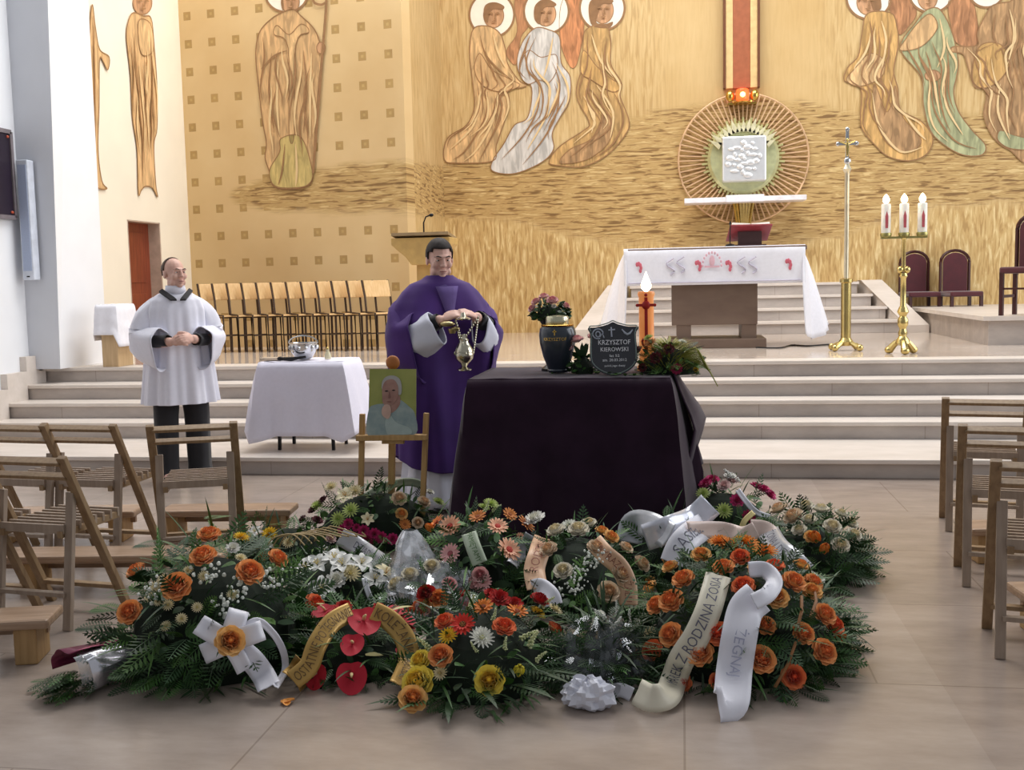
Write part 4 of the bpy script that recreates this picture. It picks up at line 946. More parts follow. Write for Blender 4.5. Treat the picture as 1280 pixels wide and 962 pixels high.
MB().tube([(.125 * math.cos(a), .0, .135 + .06 * math.sin(a)) for a in (math.pi * i / 12 for i in range(13))], .006, 6).build('handle', M_silver, t)
mb = MB()
for i in range(12): a = i * math.pi / 6; mb.ell((math.cos(a) * .113, math.sin(a) * .113, .10), (.014, .014, .02), 6, 5)
mb.build('rim_ornament', M_silver, t)
b = ay(370, 450, 8.5)
o = MB().tube([(-.10, 0, .016), (-.02, 0, .014), (.03, .01, .02), (.10, .02, .03)], [.014, .018, .012, .01], 8).ell((-.11, 0, .018), (.03, .02, .018)).build('sprinkler', M_black); o.location = (b.x, 8.44, TZ + .010); tag(o, 'dark holy water sprinkler lying in front of the silver bucket', 'sprinkler')
b = ay(407, 450, 8.5)
t = thing('cruet', 'small glass cruet at the right end of the white side table', 'cruet', (b.x, 8.56, TZ + .012))
MB().lathe([(.025, 0), (.03, .02), (.022, .05), (.012, .065), (.014, .08)], n=14).build('flask', mat('cruet_glass', (214, 206, 170), .1, coat=.5), t)
MB().ell((0, 0, .088), (.012, .012, .012), 8, 6).build('stopper', M_brass, t)
b = ay(338, 453, 8.5)
tag(MB().box((b.x, 8.53, TZ + .022), (.17, .11, .022)).build('prayer_book', mat('book_beige', (190, 172, 150), .7), world=True, smooth=False, bevel=.004), 'thin beige booklet lying on the left of the white side table', 'book')

# the draped catafalque table
DZ = .955; DY0, DY1 = 5.88, 6.66
dx0, dx1 = ay(585, 470, DY0).x, ay(838, 468, DY0).x
M_drape = mat('dark_violet_velvet', (44, 26, 42), .95, var=.2, scale=6, sheen=.22, spec=.1)
t = thing('catafalque_table', 'wooden table under the dark violet drape carrying the urn', 'table', ((dx0 + dx1) / 2, (DY0 + DY1) / 2, 0))
MB().box((0, 0, DZ - .03), (dx1 - dx0 - .03, DY1 - DY0 - .03, .04)).build('table_top', M_ltw, t, smooth=False)
for sx in (-1, 1):
    for sy in (-1, 1): MB().bar((sx * ((dx1 - dx0) / 2 - .05), sy * .28, 0), (sx * ((dx1 - dx0) / 2 - .05), sy * .28, DZ - .05), .05, .05).build('leg', M_ltw, t, smooth=False)
def ddrop(s, u):
    if s == 0: return .95
    if s == 1: return .93 if u < .3 else .55
    if s == 3: return .93
    return .8
mb = MB(); drape(mb, dx0, dx1, DY0, DY1, DZ, ddrop, lambda s, u: .035 + (.085 if s in (1, 3) else .0) + .06 * (max(0, 1 - u / .2) ** 2 + max(0, 1 - (1 - u) / .2) ** 2), .05, .30, nt=20)
o = mb.build('table_drape', M_drape, solid=.006, world=True); tag(o, 'dark violet, nearly black velvet drape over the table in the centre', 'drape')
# folded-up corner of the drape at the right end
a = Vector((dx1, DY0 + .05, DZ + .004)); mb = MB()
rows = []
for i in range(9):
    v = i / 8; rows.append([Vector((dx1 + .02 + (.13 + .05 * math.sin(v * 3)) * min(1, v * 2.2) * (.6 + .4 * u) - .10 * max(0, v - .5) * 1.2, DY0 + .12 + .48 * u + .05 * math.sin(v * 4 + u * 5), DZ + .01 - .62 * v - .05 * math.sin(u * 6) * v)) for u in (0, .15, .3, .45, .6, .75, .9, 1)])
mb.sheet(rows); o2 = mb.build('drape_corner', M_drape, o, solid=.008, world=True); o2.parent = o

def on_top(px, py, dz=0): q = az(px, py, DZ + dz); return q
# urn
b = ay(697, 452, 6.20)
t = thing('urn', 'dark slate cremation urn with a metal rim on the draped table', 'urn', (b.x, 6.22, DZ + .012))
M_urn = mat('urn_slate', (48, 56, 66), .28, .2, var=.1, coat=.5)
MB().lathe([(.055, 0), (.062, .012), (.058, .02), (.085, .09), (.104, .17), (.108, .22), (.102, .255), (.09, .27)], n=36).build('urn_body', M_urn, t)
MB().lathe([(.060, .268), (.066, .275), (.068, .315), (.062, .325), (.02, .33)], n=28).build('urn_rim', mat('urn_rim_metal', (206, 202, 172), .25, .9), t)
mb = MB()
for dz in (.268, .2735): mb.lathe([(.094, dz), (.097, dz + .002), (.094, dz + .004)], n=28)
mb.build('gold_line', M_gold, t)
def curved_text(s, size, r, z, ang0, cz=None):
    vs, fs = text_geo(s); mb = MB(); mb.add([Vector((math.sin(x * size / r + ang0) * r, -math.cos(x * size / r + ang0) * r, z + y * size)) for x, y, _ in vs], fs); return mb
mb = curved_text('KRZYSZTOF', .026, .1085, .196, -.05); mb.build('gold_lettering', M_gold, t, smooth=False)
mb = MB().box((-.005, -.107, .235), (.006, .004, .034)).box((-.005, -.107, .240), (.022, .004, .006)); mb.build('gold_cross', M_gold, t, smooth=False)
# grave candle
b = ay(808, 412, 6.3)
t = thing('grave_candle', 'burning orange candle with a red cross behind the memorial plaque', 'candle', (b.x, 6.32, DZ + .012))
M_can = mat('candle_orange', (236, 150, 88), .3, rgb2=(242, 176, 112), scale=6, sss=.4, emit=((250, 150, 80), .3))
zt = ay(808, 368, 6.32).z - DZ
MB().lathe([(.055, 0), (.055, .02), (.043, .04), (.043, zt - .03), (.050, zt - .01), (.046, zt + .005), (.02, zt)], n=24).build('wax_body', M_can, t)
M_rc = mat('cross_red', (178, 34, 30), .4)
mb = MB().box((0, -.046, zt * .58), (.018, .012, zt * .72)).box((0, -.048, zt * .84), (.094, .014, .016))
for p in ((-.05, zt * .84), (.05, zt * .84), (0, zt * .97)): mb.ell((p[0], -.048, p[1]), (.010, .007, .010), 8, 6)
mb.ell((0, -.05, zt * .84), (.024, .012, .026), 10, 8); mb.tube([(-.012 + .012 * math.sin(k), -.048, zt * .2 + k * .016) for k in range(7)], .007, 6); mb.build('red_cross', M_rc, t)
MB().lathe([(.004, zt), (.028, zt + .025), (.030, zt + .045), (.014, zt + .085), (.001, zt + .12)], n=12).build('flame', M_flame, t)
# memorial plaque
pc = ay(768, 474, 6.06); base = (pc.x, 6.05, DZ + .004)
t = thing('memorial_plaque', 'black shield-shaped memorial plaque with white lettering leaning on the draped table', 'plaque', base, R(8))
W2 = .140; Hh = .292
def shield(s, y): return [(x * s, y, z) for x, z in [(-W2, Hh - .02), (-W2 * .62, Hh - .015), (-W2 * .2, Hh), (0, Hh + .012), (W2 * .2, Hh), (W2 * .62, Hh - .015), (W2 * 1.02, Hh - .02), (W2 * .92, Hh * .8), (W2 * .95, Hh * .45), (W2 * .9, Hh * .24), (W2 * .55, Hh * .08), (0, 0), (-W2 * .55, Hh * .08), (-W2 * .9, Hh * .24), (-W2 * .95, Hh * .45), (-W2 * .92, Hh * .8)]]
T = Matrix.Rotation(R(-12), 3, 'X')
M_plq = mat('plaque_black', (34, 36, 46), .15, coat=.6); M_plw = mat('plaque_white_print', (232, 232, 238), .6, var=.01); M_plg = mat('plaque_grey_edge', (120, 134, 130), .4)
MB().prism([T @ Vector(p) for p in spline(shield(1, 0), 4, True)], T @ Vector((0, .014, 0))).build('plate', M_plq, t, smooth=False)
P = spline([Vector(p) for p in shield(.95, -.003)], 4, True); P = [T @ (p + Vector((0, 0, .008))) for p in P]
MB().tube(P + [P[0]], .0035, 5, cap=False).build('edge_line', M_plg, t)
def flat_text(s, size, x, z, y=-.0025, wmax=None):
    vs, fs = text_geo(s); k = size
    if wmax: k2 = wmax / (max(v.x for v in vs) - min(v.x for v in vs))
    else: k2 = k
    return MB().add([T @ Vector((x + v.x * k2, y, z + v.y * k)) for v in vs], fs)
for s, sz, z, wm in (('KRZYSZTOF', .038, .188, .18), ('KIEROWSKI', .034, .148, .155), ('lat 52', .020, .112, .055), ('zm. 28.03.2012', .022, .088, .135), ('pokój jego duszy', .016, .056, .115)): flat_text(s, sz, .005, z, wmax=wm).build('white_lettering', M_plw, t, smooth=False)
mb = MB(); mb.tube([T @ Vector((-.085 + .030 * math.cos(a), -.004, .238 + .028 * math.sin(a))) for a in (2 * math.pi * i / 16 for i in range(14))], .004, 5); mb.tube([T @ Vector((-.085 + .013 * math.cos(a), -.004, .236 + .016 * math.sin(a))) for a in (2 * math.pi * i / 10 for i in range(11))], .004, 5); mb.tube([T @ Vector((-.075, -.004, .22)), T @ Vector((-.06, -.004, .24)), T @ Vector((-.052, -.004, .215))], .004, 5).build('engraved_rose', mat('plaque_silver_engraving', (170, 176, 190), .5), t); mb = MB()
mb.tube([T @ Vector((-.01, -.004, .275)), T @ Vector((-.008, -.004, .22))], .0045, 5); mb.tube([T @ Vector((-.026, -.004, .258)), T @ Vector((.012, -.004, .261))], .0045, 5).build('engraved_cross', MATS['plaque_silver_engraving'], t); mb = MB()
mb.tube([T @ Vector((.05 + .06 * v, -.004, .262 - .03 * math.sin(v * 3))) for v in (0, .25, .5, .75, 1)], [.003, .006, .007, .006, .003], 5); mb.build('engraved_swag', MATS['plaque_silver_engraving'], t)
MB().box((0, .075, .09), (.1, .012, .17), M=Matrix.Rotation(R(28), 3, 'X')).build('prop', M_plq, t, smooth=False)

# easel with the portrait
EY = 6.02
def E_(px, py, y=EY): return ay(px, py, y)
fb = E_(490, 672); t = thing('easel', 'light wooden easel standing among the wreaths with a portrait on it', 'easel', (fb.x, EY, 0))
M_eas = wood('easel_pine', (176, 138, 88), (196, 158, 106))
zf = .02
def post(px0, py0, px1, wd, y0, y1, nm): a, b_ = ay(px0, py0, y0), ay(px1, 668, y1); b_ = a + (b_ - a) * ((a.z - .0) / (a.z - b_.z)); MB().bar(a, b_, wd, wd, (0, 1, 0)).build(nm, M_eas, t, smooth=False, bevel=.003, world=True)
post(453, 517, 450, .030, EY, EY - .02, 'leg'); post(533, 516, 527, .030, EY, EY - .02, 'leg'); post(491, 462, 489, .036, EY + .06, EY + .07, 'rear_leg')
a, b_ = E_(446, 547, EY - .035), E_(534, 546, EY - .035); MB().bar(a, b_, .032, .05, (0, 1, 0)).build('shelf_rail', M_eas, t, smooth=False, bevel=.003, world=True)
a = E_(491, 453, EY + .03); MB().ell(a, (.042, .02, .042), 12, 8).build('top_clamp', mat('clamp_orange_wood', (176, 108, 54), .5), t, world=True)
a, b_ = E_(478, 552, EY - .03), E_(505, 552, EY - .03); MB().bar(a, b_, .02, .03, (0, 1, 0)).build('clamp_block', M_eas, t, smooth=False, world=True)
# portrait photograph (head and shoulders of a man resting chin on hand)
q0, q1, q2, q3 = E_(460, 544, EY - .045), E_(520, 542, EY - .045), E_(520, 461, EY), E_(462, 461, EY)
t = thing('portrait_photo', 'colour photograph of a grey-haired man, chin on hand, green background, on the easel', 'photograph', tuple((q0 + q1) / 2))
nr_ = (q1 - q0).cross(q3 - q0).normalized(); nr_ = nr_ if nr_.y < 0 else -nr_
def pp(x, y, l=0): return ((q0 * (1 - x) + q1 * x) * (1 - y) + (q3 * (1 - x) + q2 * x) * y) + nr_ * (.0012 * l)
MB().prism([pp(0, 0), pp(1, 0), pp(1, 1), pp(0, 1)], -nr_ * .006).build('photo_board', mat('photo_green', (146, 152, 76), .3, rgb2=(166, 168, 94), scale=7), t, smooth=False, world=True)
def pshape(nm, pts, m, l): MB().prism([pp(p.x, p.y, l) for p in spline([(x, y, 0) for x, y in pts], 4, True)], -nr_ * .001).build(nm, m, t, smooth=False, world=True)
M_sh = mat('photo_shirt', (134, 154, 156), .4, rgb2=(164, 178, 174), scale=18); M_ps = mat('photo_skin', (176, 138, 124), .4, rgb2=(150, 108, 98), scale=16)
pshape('printed_shirt', [(0, 0), (0, .38), (.14, .46), (.38, .48), (.62, .54), (.86, .42), (.98, .30), (1.0, .0), (.5, 0)], M_sh, 1)
pshape('printed_neck', [(.36, .34), (.38, .56), (.64, .60), (.66, .46), (.52, .34)], M_ps, 2)
pshape('printed_hair', [(.29, .68), (.28, .80), (.36, .88), (.52, .90), (.66, .84), (.70, .70), (.66, .60), (.45, .70)], mat('photo_grey_hair', (176, 172, 168), .4), 3)
pshape('printed_face', [(.29, .58), (.29, .72), (.36, .82), (.52, .84), (.62, .74), (.62, .58), (.54, .48), (.40, .44), (.31, .48)], M_ps, 4)
pshape('printed_arm', [(.40, .02), (.36, .20), (.46, .30), (.60, .18), (.86, .10), (.9, .0), (.5, -.0)], mat('photo_shirt_light', (168, 184, 180), .4), 4)
pshape('printed_hand', [(.30, .30), (.29, .40), (.36, .46), (.46, .44), (.48, .32), (.42, .24)], mat('photo_skin_light', (204, 170, 154), .4), 6)
pshape('printed_eye', [(.34, .665), (.38, .675), (.42, .665), (.38, .655)], M_black, 6); pshape('printed_eye', [(.49, .675), (.53, .685), (.57, .675), (.53, .665)], M_black, 6)
pshape('printed_nose', [(.42, .56), (.44, .66), (.47, .57)], mat('photo_shadow_skin', (140, 98, 88), .4), 6); pshape('printed_mouth', [(.38, .50), (.44, .515), (.50, .50), (.44, .49)], MATS['photo_shadow_skin'], 6)

# folding chairs
M_fc = wood('beech_slat', (134, 108, 80), (156, 130, 98), .45); M_fc2 = wood('beech_leg', (146, 128, 112), (166, 148, 132), .45)
def folding_chair():
    t = thing('folding_chair', 'x', 'chair')
    for s in (-1, 1):
        MB().bar((s * .215, -.03, .78), (s * .215, .36, .0), .026, .042, (1, 0, 0)).build('long_leg', M_fc, t, smooth=False, bevel=.003)
        MB().bar((s * .186, .055, .61), (s * .186, -.02, 0), .026, .040, (1, 0, 0)).build('short_leg', M_fc2, t, smooth=False, bevel=.003)
        MB().bar((s * .155, -.0, .425), (s * .155, .40, .435), .024, .03).build('seat_bearer', M_fc, t, smooth=False)
    for z, y in ((.755, -.017), (.685, .018)): MB().bar((-.205, y, z), (.205, y, z), .045 if z > .7 else .038, .018, (0, -.45, .9)).build('back_rail', M_fc, t, smooth=False, bevel=.003)
    for k in range(8): MB().bar((-.17, .015 + .054 * k, .448), (.17, .015 + .054 * k, .448), .040, .014, (0, 1, 0)).build('seat_slat', M_fc2, t, smooth=False)
    MB().bar((-.205, .30, .115), (.205, .30, .115), .04, .018).build('foot_rail', M_fc, t, smooth=False); MB().bar((-.18, -.01, .16), (.18, -.01, .16), .036, .018).build('foot_rail', M_fc2, t, smooth=False)
    return t
fc0 = folding_chair(); first = True
FC = [  # short-leg foot: pixel, which side, turn, label
 ((85, 788), 1, -8, 'wooden folding chair at the far left, nearest to the silver-wrapped bouquet'),
 ((146, 708), 1, -6, 'wooden folding chair standing left of the one in front of the server'),
 ((60, 706), 1, -8, 'wooden folding chair at the left edge in the second row, half behind the nearest chair'),
 ((204, 711), -1, 20, 'wooden folding chair right in front of the server, turned straight to the sanctuary'),
 ((-34, 790), 1, -8, 'wooden folding chair cut off by the left edge, only its front legs showing'),
 ((1250, 823), -1, -12, 'nearest wooden folding chair at the right edge of the aisle'),
 ((1208, 733), -1, -12, 'middle one of the three wooden folding chairs right of the aisle'),
 ((1186, 664), -1, -12, 'rearmost wooden folding chair right of the aisle, closest to the steps')]
for (px, py), sd, rz, lab in FC:
    o = fc0 if first else copy_tree(fc0); first = False
    q = az(px, py, 0); q.z = 0; M2 = Matrix.Rotation(R(rz), 3, 'Z'); o.location = q - M2 @ Vector((sd * .186, -.02, 0)); o.rotation_euler = (0, 0, R(rz)); o['label'] = lab; o['group'] = 'wooden folding chairs'
# kneelers: low boards on blocks
M_kn = wood('kneeler_board', (150, 122, 98), (180, 152, 128), .4, (1.2, 14, 14)); M_kb = wood('kneeler_block', (164, 130, 86), (184, 150, 104), .5)
def kneeler(p0, p1, label, blocks, wd=.22, zt=.19):
    p0, p1 = Vector(p0), Vector(p1); c = (p0 + p1) / 2; d = (p1 - p0); L = d.length; rz = math.atan2(d.y, d.x)
    t = thing('kneeler', label, 'kneeler', (c.x, c.y, 0), rz, 'low wooden kneelers')
    MB().box((0, 0, zt - .02), (L, wd, .04)).build('board', M_kn, t, smooth=False, bevel=.012)
    for u in blocks: MB().box((-L / 2 + u * L, 0, (zt - .04) / 2), (.09, wd - .05, zt - .04)).build('block', M_kb, t, smooth=False, bevel=.006)
    MB().box((0, wd / 2 - .05, zt - .07), (L - .1, .03, .06)).build('under_rail', M_kn, t, smooth=False)
def kz(px, py, z=.19): q = az(px, py, z); q.z = 0; return q
kneeler(kz(-260, 782), kz(70, 764), 'low wooden kneeler at the far left front, its end block beside the nearest chair', (.08, .90))
kneeler(kz(-60, 690), kz(285, 686), 'long wooden kneeler behind the second row of chairs, ending at the orange rose wreath', (.30, .95))
kneeler(kz(205, 634), kz(368, 632), 'short wooden kneeler behind the chair in front of the server', (.08, .86))
kneeler(kz(-140, 640), kz(175, 634), 'wooden kneeler at left seen between the legs of the second row of chairs', (.48, .92))
kneeler(kz(1205, 655), kz(1420, 652), 'rear wooden kneeler beside the right-hand folding chairs', (.1, .9)); kneeler(kz(1270, 735), kz(1520, 733), 'front wooden kneeler at the right edge between the folding chairs', (.12, .9))
# ------------------------------------------------------------------ flowers
def petal(mb, r0, L, W, cup, tilt, ang, ruff=0, nz=4, nx=3, z0=0, curl=0, tip=.72):
    rows = []
    for i in range(nz + 1):
        v = i / nz; hw = W * math.sin(math.pi * (.18 + tip * v)) ** .8 * .5; row = []
        for j in range(nx + 1):
            u = j / nx * 2 - 1; x = u * hw; rad = r0 + L * v * math.cos(tilt) - cup * (u * u) * W * .5 * math.sin(tilt) - curl * 0; h = z0 + L * v * math.sin(tilt) + cup * u * u * W * .35 * math.cos(tilt) - curl * v * v * L + ruff * math.sin(u * 5 + v * 7 + ang * 3)
            row.append(Vector((math.cos(ang) * rad - math.sin(ang) * x, math.sin(ang) * rad + math.cos(ang) * x, h)))
        rows.append(row)
    mb.sheet(rows)
FM = {}
def fl_mesh(kind, c1, c2=None, c3=None):
    key = (kind, c1, c2, c3)
    if key in FM: return FM[key]
    def pm(c): return mat('petal_%d_%d_%d' % c, c, .6, var=.16, scale=60, sheen=.15, spec=.25)
    mb = MB(); ms = [pm(c1), pm(c2 or c1), pm(c3 or c1)]; r_ = random.Random(hash(kind) % 1000 if 0 else len(kind) * 7)
    if kind == 'rose':
        mb.cur = 0
        for k in range(7): petal(mb, .26, .80, 1.15, .7, R(38), k * .898, .02, curl=.22, tip=.56)
        for k in range(6): petal(mb, .24, .74, 1.05, .9, R(60), k * 1.047 + .4, .02, z0=.02, curl=.1, tip=.54)
        mb.cur = 1
        for k in range(5): petal(mb, .19, .72, .85, 1.0, R(74), k * 1.257 + .2, .02, z0=.05, tip=.52)
        for k in range(4): petal(mb, .09, .70, .55, 1.1, R(82), k * 1.57, .02, z0=.08, tip=.5)
        mb.cur = 1; mb.ell((0, 0, .35), (.2, .2, .38), 8, 6)
    elif kind == 'gerbera':
        for k in range(18): petal(mb, .2, .82, .27, .2, R(14 + 6 * (k % 2)), k * .349, 0, nz=3, nx=2, z0=.02 * (k % 2), curl=.12)
        for k in range(14): petal(mb, .16, .5, .2, .2, R(28), k * .449, 0, nz=2, nx=2, z0=.05)
        mb.cur = 1; mb.ell((0, 0, .08), (.30, .30, .10), 12, 6); mb.cur = 2
        for k in range(16): a = k * 2.4; q = .06 * math.sqrt(k); mb.ell((math.cos(a) * q, math.sin(a) * q, .17), .035, 6, 4)
    elif kind == 'carnation':
        for ly, (n, L, t) in enumerate(((10, .9, 20), (9, .8, 42), (7, .7, 62), (5, .6, 80))):
            mb.cur = ly // 2
            for k in range(n): petal(mb, .08, L, .6, .1, R(t), k * 6.283 / n + ly, .09, nz=3, nx=4)
    elif kind == 'lily':
        for k in range(6): petal(mb, .1, 1.1, .55 if k % 2 else .7, .5, R(38), k * 1.047, .03, nz=5, curl=.45)
        mb.cur = 1
        for k in range(5): a = k * 1.257; mb.tube([(0, 0, .05), (math.cos(a) * .16, math.sin(a) * .16, .45)], .02, 5); mb.ell((math.cos(a) * .17, math.sin(a) * .17, .47), (.05, .05, .03), 6, 4)
    elif kind == 'anthurium':
        rows = []; P = []
        for k in range(24):
            a = 2 * math.pi * k / 24; q = 1 - .28 * max(0, math.cos(a - math.pi / 2)) ** 8 + .12 * max(0, -math.sin(a)) ** 4
            P.append((math.cos(a) * q * .9, math.sin(a) * q))
        for s in (0, .35, .7, 1.0): rows.append([Vector((x * s, y * s, .16 * s * s + .03 * math.sin(x * 6))) for x, y in P])
        mb.sheet(rows, closed=True); mb.cur = 1; mb.tube([(0, .12, .05), (0, .05, .3), (0, -.15, .65)], [.11, .10, .06], 8)
    elif kind == 'mum':
        for ly, (n, L, t) in enumerate(((16, .95, 8), (14, .8, 28), (11, .65, 50), (8, .5, 72))):
            for k in range(n): petal(mb, .05, L, .24, .6, R(t), k * 6.283 / n + ly * .3, 0, nz=2, nx=2)
        mb.cur = 1; mb.ell((0, 0, .15), (.2, .2, .15), 8, 5)
    elif kind == 'spray':
        r_ = random.Random(5)
        for k in range(26): v = k / 26; a = k * 2.4; q = .22 * (1 - v * .7); mb.ell((math.cos(a) * q + .5 * v * v, math.sin(a) * q, -.2 + 2.2 * v), (.17 * (1 - .5 * v), .17 * (1 - .5 * v), .12), 6, 5)
        mb.cur = 1; mb.tube([(0, 0, -.6), (0, 0, 1), (.4, 0, 1.8)], .05, 5)
    elif kind == 'bud':
        for k in range(5): petal(mb, .06, 1.0, .7, 1, R(80), k * 1.257, 0, curl=-.0)
        mb.cur = 1; mb.ell((0, 0, .1), (.25, .25, .3), 8, 6)
    me = bpy.data.meshes.new(kind); me.from_pydata(mb.v, [], mb.f)
    for m in ms: me.materials.append(m)
    me.polygons.foreach_set('material_index', mb.m); me.polygons.foreach_set('use_smooth', [True] * len(me.polygons))
    FM[key] = me; return me
ORG, ORD, ORL, DOR = (240, 126, 50), (226, 92, 42), (244, 162, 84), (206, 74, 38)
COL = {'ro': ('rose', (255, 178, 112), (250, 150, 86)), 'rl': ('rose', (255, 202, 132), (250, 168, 92)), 'rd': ('rose', (250, 144, 92), (240, 108, 66)), 'ry': ('rose', (255, 226, 104), (252, 208, 74)),
       'rw': ('rose', (236, 230, 214), (240, 226, 190)), 'rc': ('rose', (232, 212, 186), (236, 200, 160)), 'rp': ('rose', (246, 200, 198), (236, 166, 170)), 'rr': ('rose', (200, 44, 40), (170, 30, 34)),
       'gs': ('gerbera', (252, 186, 152), (190, 60, 56), (230, 110, 90)), 'go': ('gerbera', (232, 132, 50), (120, 60, 30), (200, 100, 50)), 'gr': ('gerbera', (216, 54, 38), (70, 40, 24), (220, 150, 70)), 'gb': ('gerbera', (206, 128, 62), (150, 80, 40), (190, 120, 60)), 'gp': ('gerbera', (230, 176, 174), (160, 80, 90), (190, 120, 120)),
       'cm': ('carnation', (206, 52, 118), (184, 36, 100)), 'cr': ('carnation', (206, 50, 44), (180, 36, 36)), 'cw': ('carnation', (238, 236, 230), (230, 228, 214)), 'ck': ('carnation', (168, 40, 84), (140, 28, 66)), 'cp': ('carnation', (230, 200, 196), (222, 180, 176)), 'cd': ('carnation', (98, 28, 38), (80, 20, 30)),
       'lw': ('lily', (238, 238, 234), (220, 196, 110)), 'lc': ('lily', (236, 226, 190), (200, 150, 70)), 'an': ('anthurium', (190, 34, 54), (232, 206, 150)), 'my': ('mum', (240, 200, 50), (226, 160, 30)), 'mc': ('mum', (238, 226, 186), (214, 200, 120)), 'mw': ('mum', (238, 238, 228), (220, 220, 150)), 'mo': ('mum', (246, 162, 72), (226, 124, 46)), 'mg': ('mum', (196, 210, 130), (150, 180, 80)),
       'sg': ('spray', (214, 220, 170), (120, 150, 80)), 'sw': ('spray', (232, 232, 226), (120, 150, 80)), 'by': ('bud', (250, 232, 84), (90, 130, 60)), 'bo': ('bud', (250, 156, 72), (90, 130, 60))}
KN = {'rose': 'rose', 'gerbera': 'gerbera', 'carnation': 'carnation', 'lily': 'lily', 'anthurium': 'anthurium', 'mum': 'chrysanthemum', 'spray': 'snapdragon', 'bud': 'rosebud'}
G1 = mat('leaf_deep', (36, 64, 30), .5, var=.3, scale=8); G2 = mat('leaf_mid', (56, 94, 40), .5, var=.3, scale=8); G3 = mat('leaf_fresh', (84, 122, 56), .5, var=.25, scale=8); G4 = mat('leaf_dusty', (60, 90, 58), .55, var=.25, scale=8)
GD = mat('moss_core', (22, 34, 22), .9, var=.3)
M_gyp = mat('gypsophila_white', (226, 230, 222), .7, var=.05)
class Mound:
    """an upholstered wreath body: half ellipsoid resting on the floor"""
    def __init__(s, bx0, bx1, bottom, top, deep, cap=None, z0=0.0):
        """bx0,bx1: pixel span; bottom: pixel row of its front foot; top: pixel row of its crest; deep: depth in metres"""
        xm = (bx0 + bx1) / 2; f = az(xm, bottom, z0 + .01); s.b = deep / 2
        dirv = Vector((f.x - CAM.x, f.y - CAM.y, 0)).normalized(); s.d = dirv; s.c = f + dirv * s.b; s.c.z = z0
        dist = (Vector((s.c.x, s.c.y, 0)) - Vector((CAM.x, CAM.y, 0))).length
        s.a = (bx1 - bx0) / 2 / FPX * dist
        crest = aplane(xm, top, s.c + dirv * s.b * .25, dirv); s.h = max(.08, (crest.z - z0) / .97)
        s.M = Matrix.Rotation(math.atan2(-dirv.x, dirv.y), 3, 'Z')
    def pt(s, d, k=1.0): return s.c + s.M @ Vector((d[0] * s.a * k, d[1] * s.b * k, d[2] * s.h * k))
    def nrm(s, d): return (s.M @ Vector((d[0] / s.a, d[1] / s.b, d[2] / s.h))).normalized()
    def hit(s, px, py):
        dr = ray(px, py).normalized(); q = s.M.transposed() @ (CAM - s.c); e = s.M.transposed() @ dr; S = Vector((s.a, s.b, s.h))
        q = Vector((q.x / S.x, q.y / S.y, q.z / S.z)); e = Vector((e.x / S.x, e.y / S.y, e.z / S.z)); A = e.dot(e); B = q.dot(e); D = B * B - A * (q.dot(q) - 1)
        if D < 0:
            t = -B / A; p = q + e * t; p = p.normalized()  # nearest point of the silhouette
            # stay on the viewing ray, at the silhouette's depth
            w_ = CAM + dr * t
            if w_.z < .02: w_ = CAM + dr * ((.02 - CAM.z) / dr.z)
            return w_, s.nrm(p)
        t = (-B - math.sqrt(D)) / A; p = q + e * t
        if p.z < 0:
            w_ = CAM + dr * ((s.c.z + .02 - CAM.z) / dr.z); return w_, Vector((0, -.5, .8)).normalized()
        return CAM + dr * t, s.nrm(p)
def leaf(mb, p, dirv, up, L, W, droop=.3, n=4):
    d = dirv.normalized(); s = d.cross(up); s = s.normalized() if s.length > .01 else Vector((1, 0, 0)); rows = []; q = Vector(p)
    for i in range(n + 1):
        v = i / n; hw = W * math.sin(math.pi * min(1, .12 + .88 * v)) ** .9 / 2 if v < 1 else 0
        rows.append([q - s * hw, q + up * hw * .25, q + s * hw]) if 0 else rows.append([q - s * hw + up * hw * .3, q + s * hw + up * hw * .3])
        dd = (d - Vector((0, 0, 1)) * droop * v).normalized(); q = q + dd * L / n
        if q.z < .006: q.z = .006
    mb.sheet(rows)
def frond(mb, p, dirv, up, L, W, droop=.35, n=9):
    """fern frond: thin rib with pairs of leaflets"""
    d = dirv.normalized(); q = Vector(p)
    for i in range(n):
        v = (i + .5) / n; s = d.cross(up); s = s.normalized() if s.length > .01 else Vector((1, 0, 0)); w_ = W * math.sin(math.pi * (.15 + .8 * v)) / 2; st = L / n
        q2 = q + (d - Vector((0, 0, 1)) * droop * v).normalized() * st
        if q2.z < .006: q2.z = .006
        for sg in (-1, 1):
            tip = q + s * sg * w_ + d * w_ * .7 - Vector((0, 0, .15 * w_)); m = (q + tip) / 2
            if tip.z < .005: tip.z = .005
            o = d * st * .42
            mb.add([q - o * .2, m - o * .9, tip, m + o * .9], [(0, 1, 2, 3)])
        mb.add([q - s * .002, q + s * .002, q2 + s * .0015, q2 - s * .0015], [(0, 1, 2, 3)]); q = q2
def blade(mb, p, dirv, L, W, droop, n=5):
    leaf(mb, p, dirv, Vector((0, 0, 1)), L, W, droop, n)
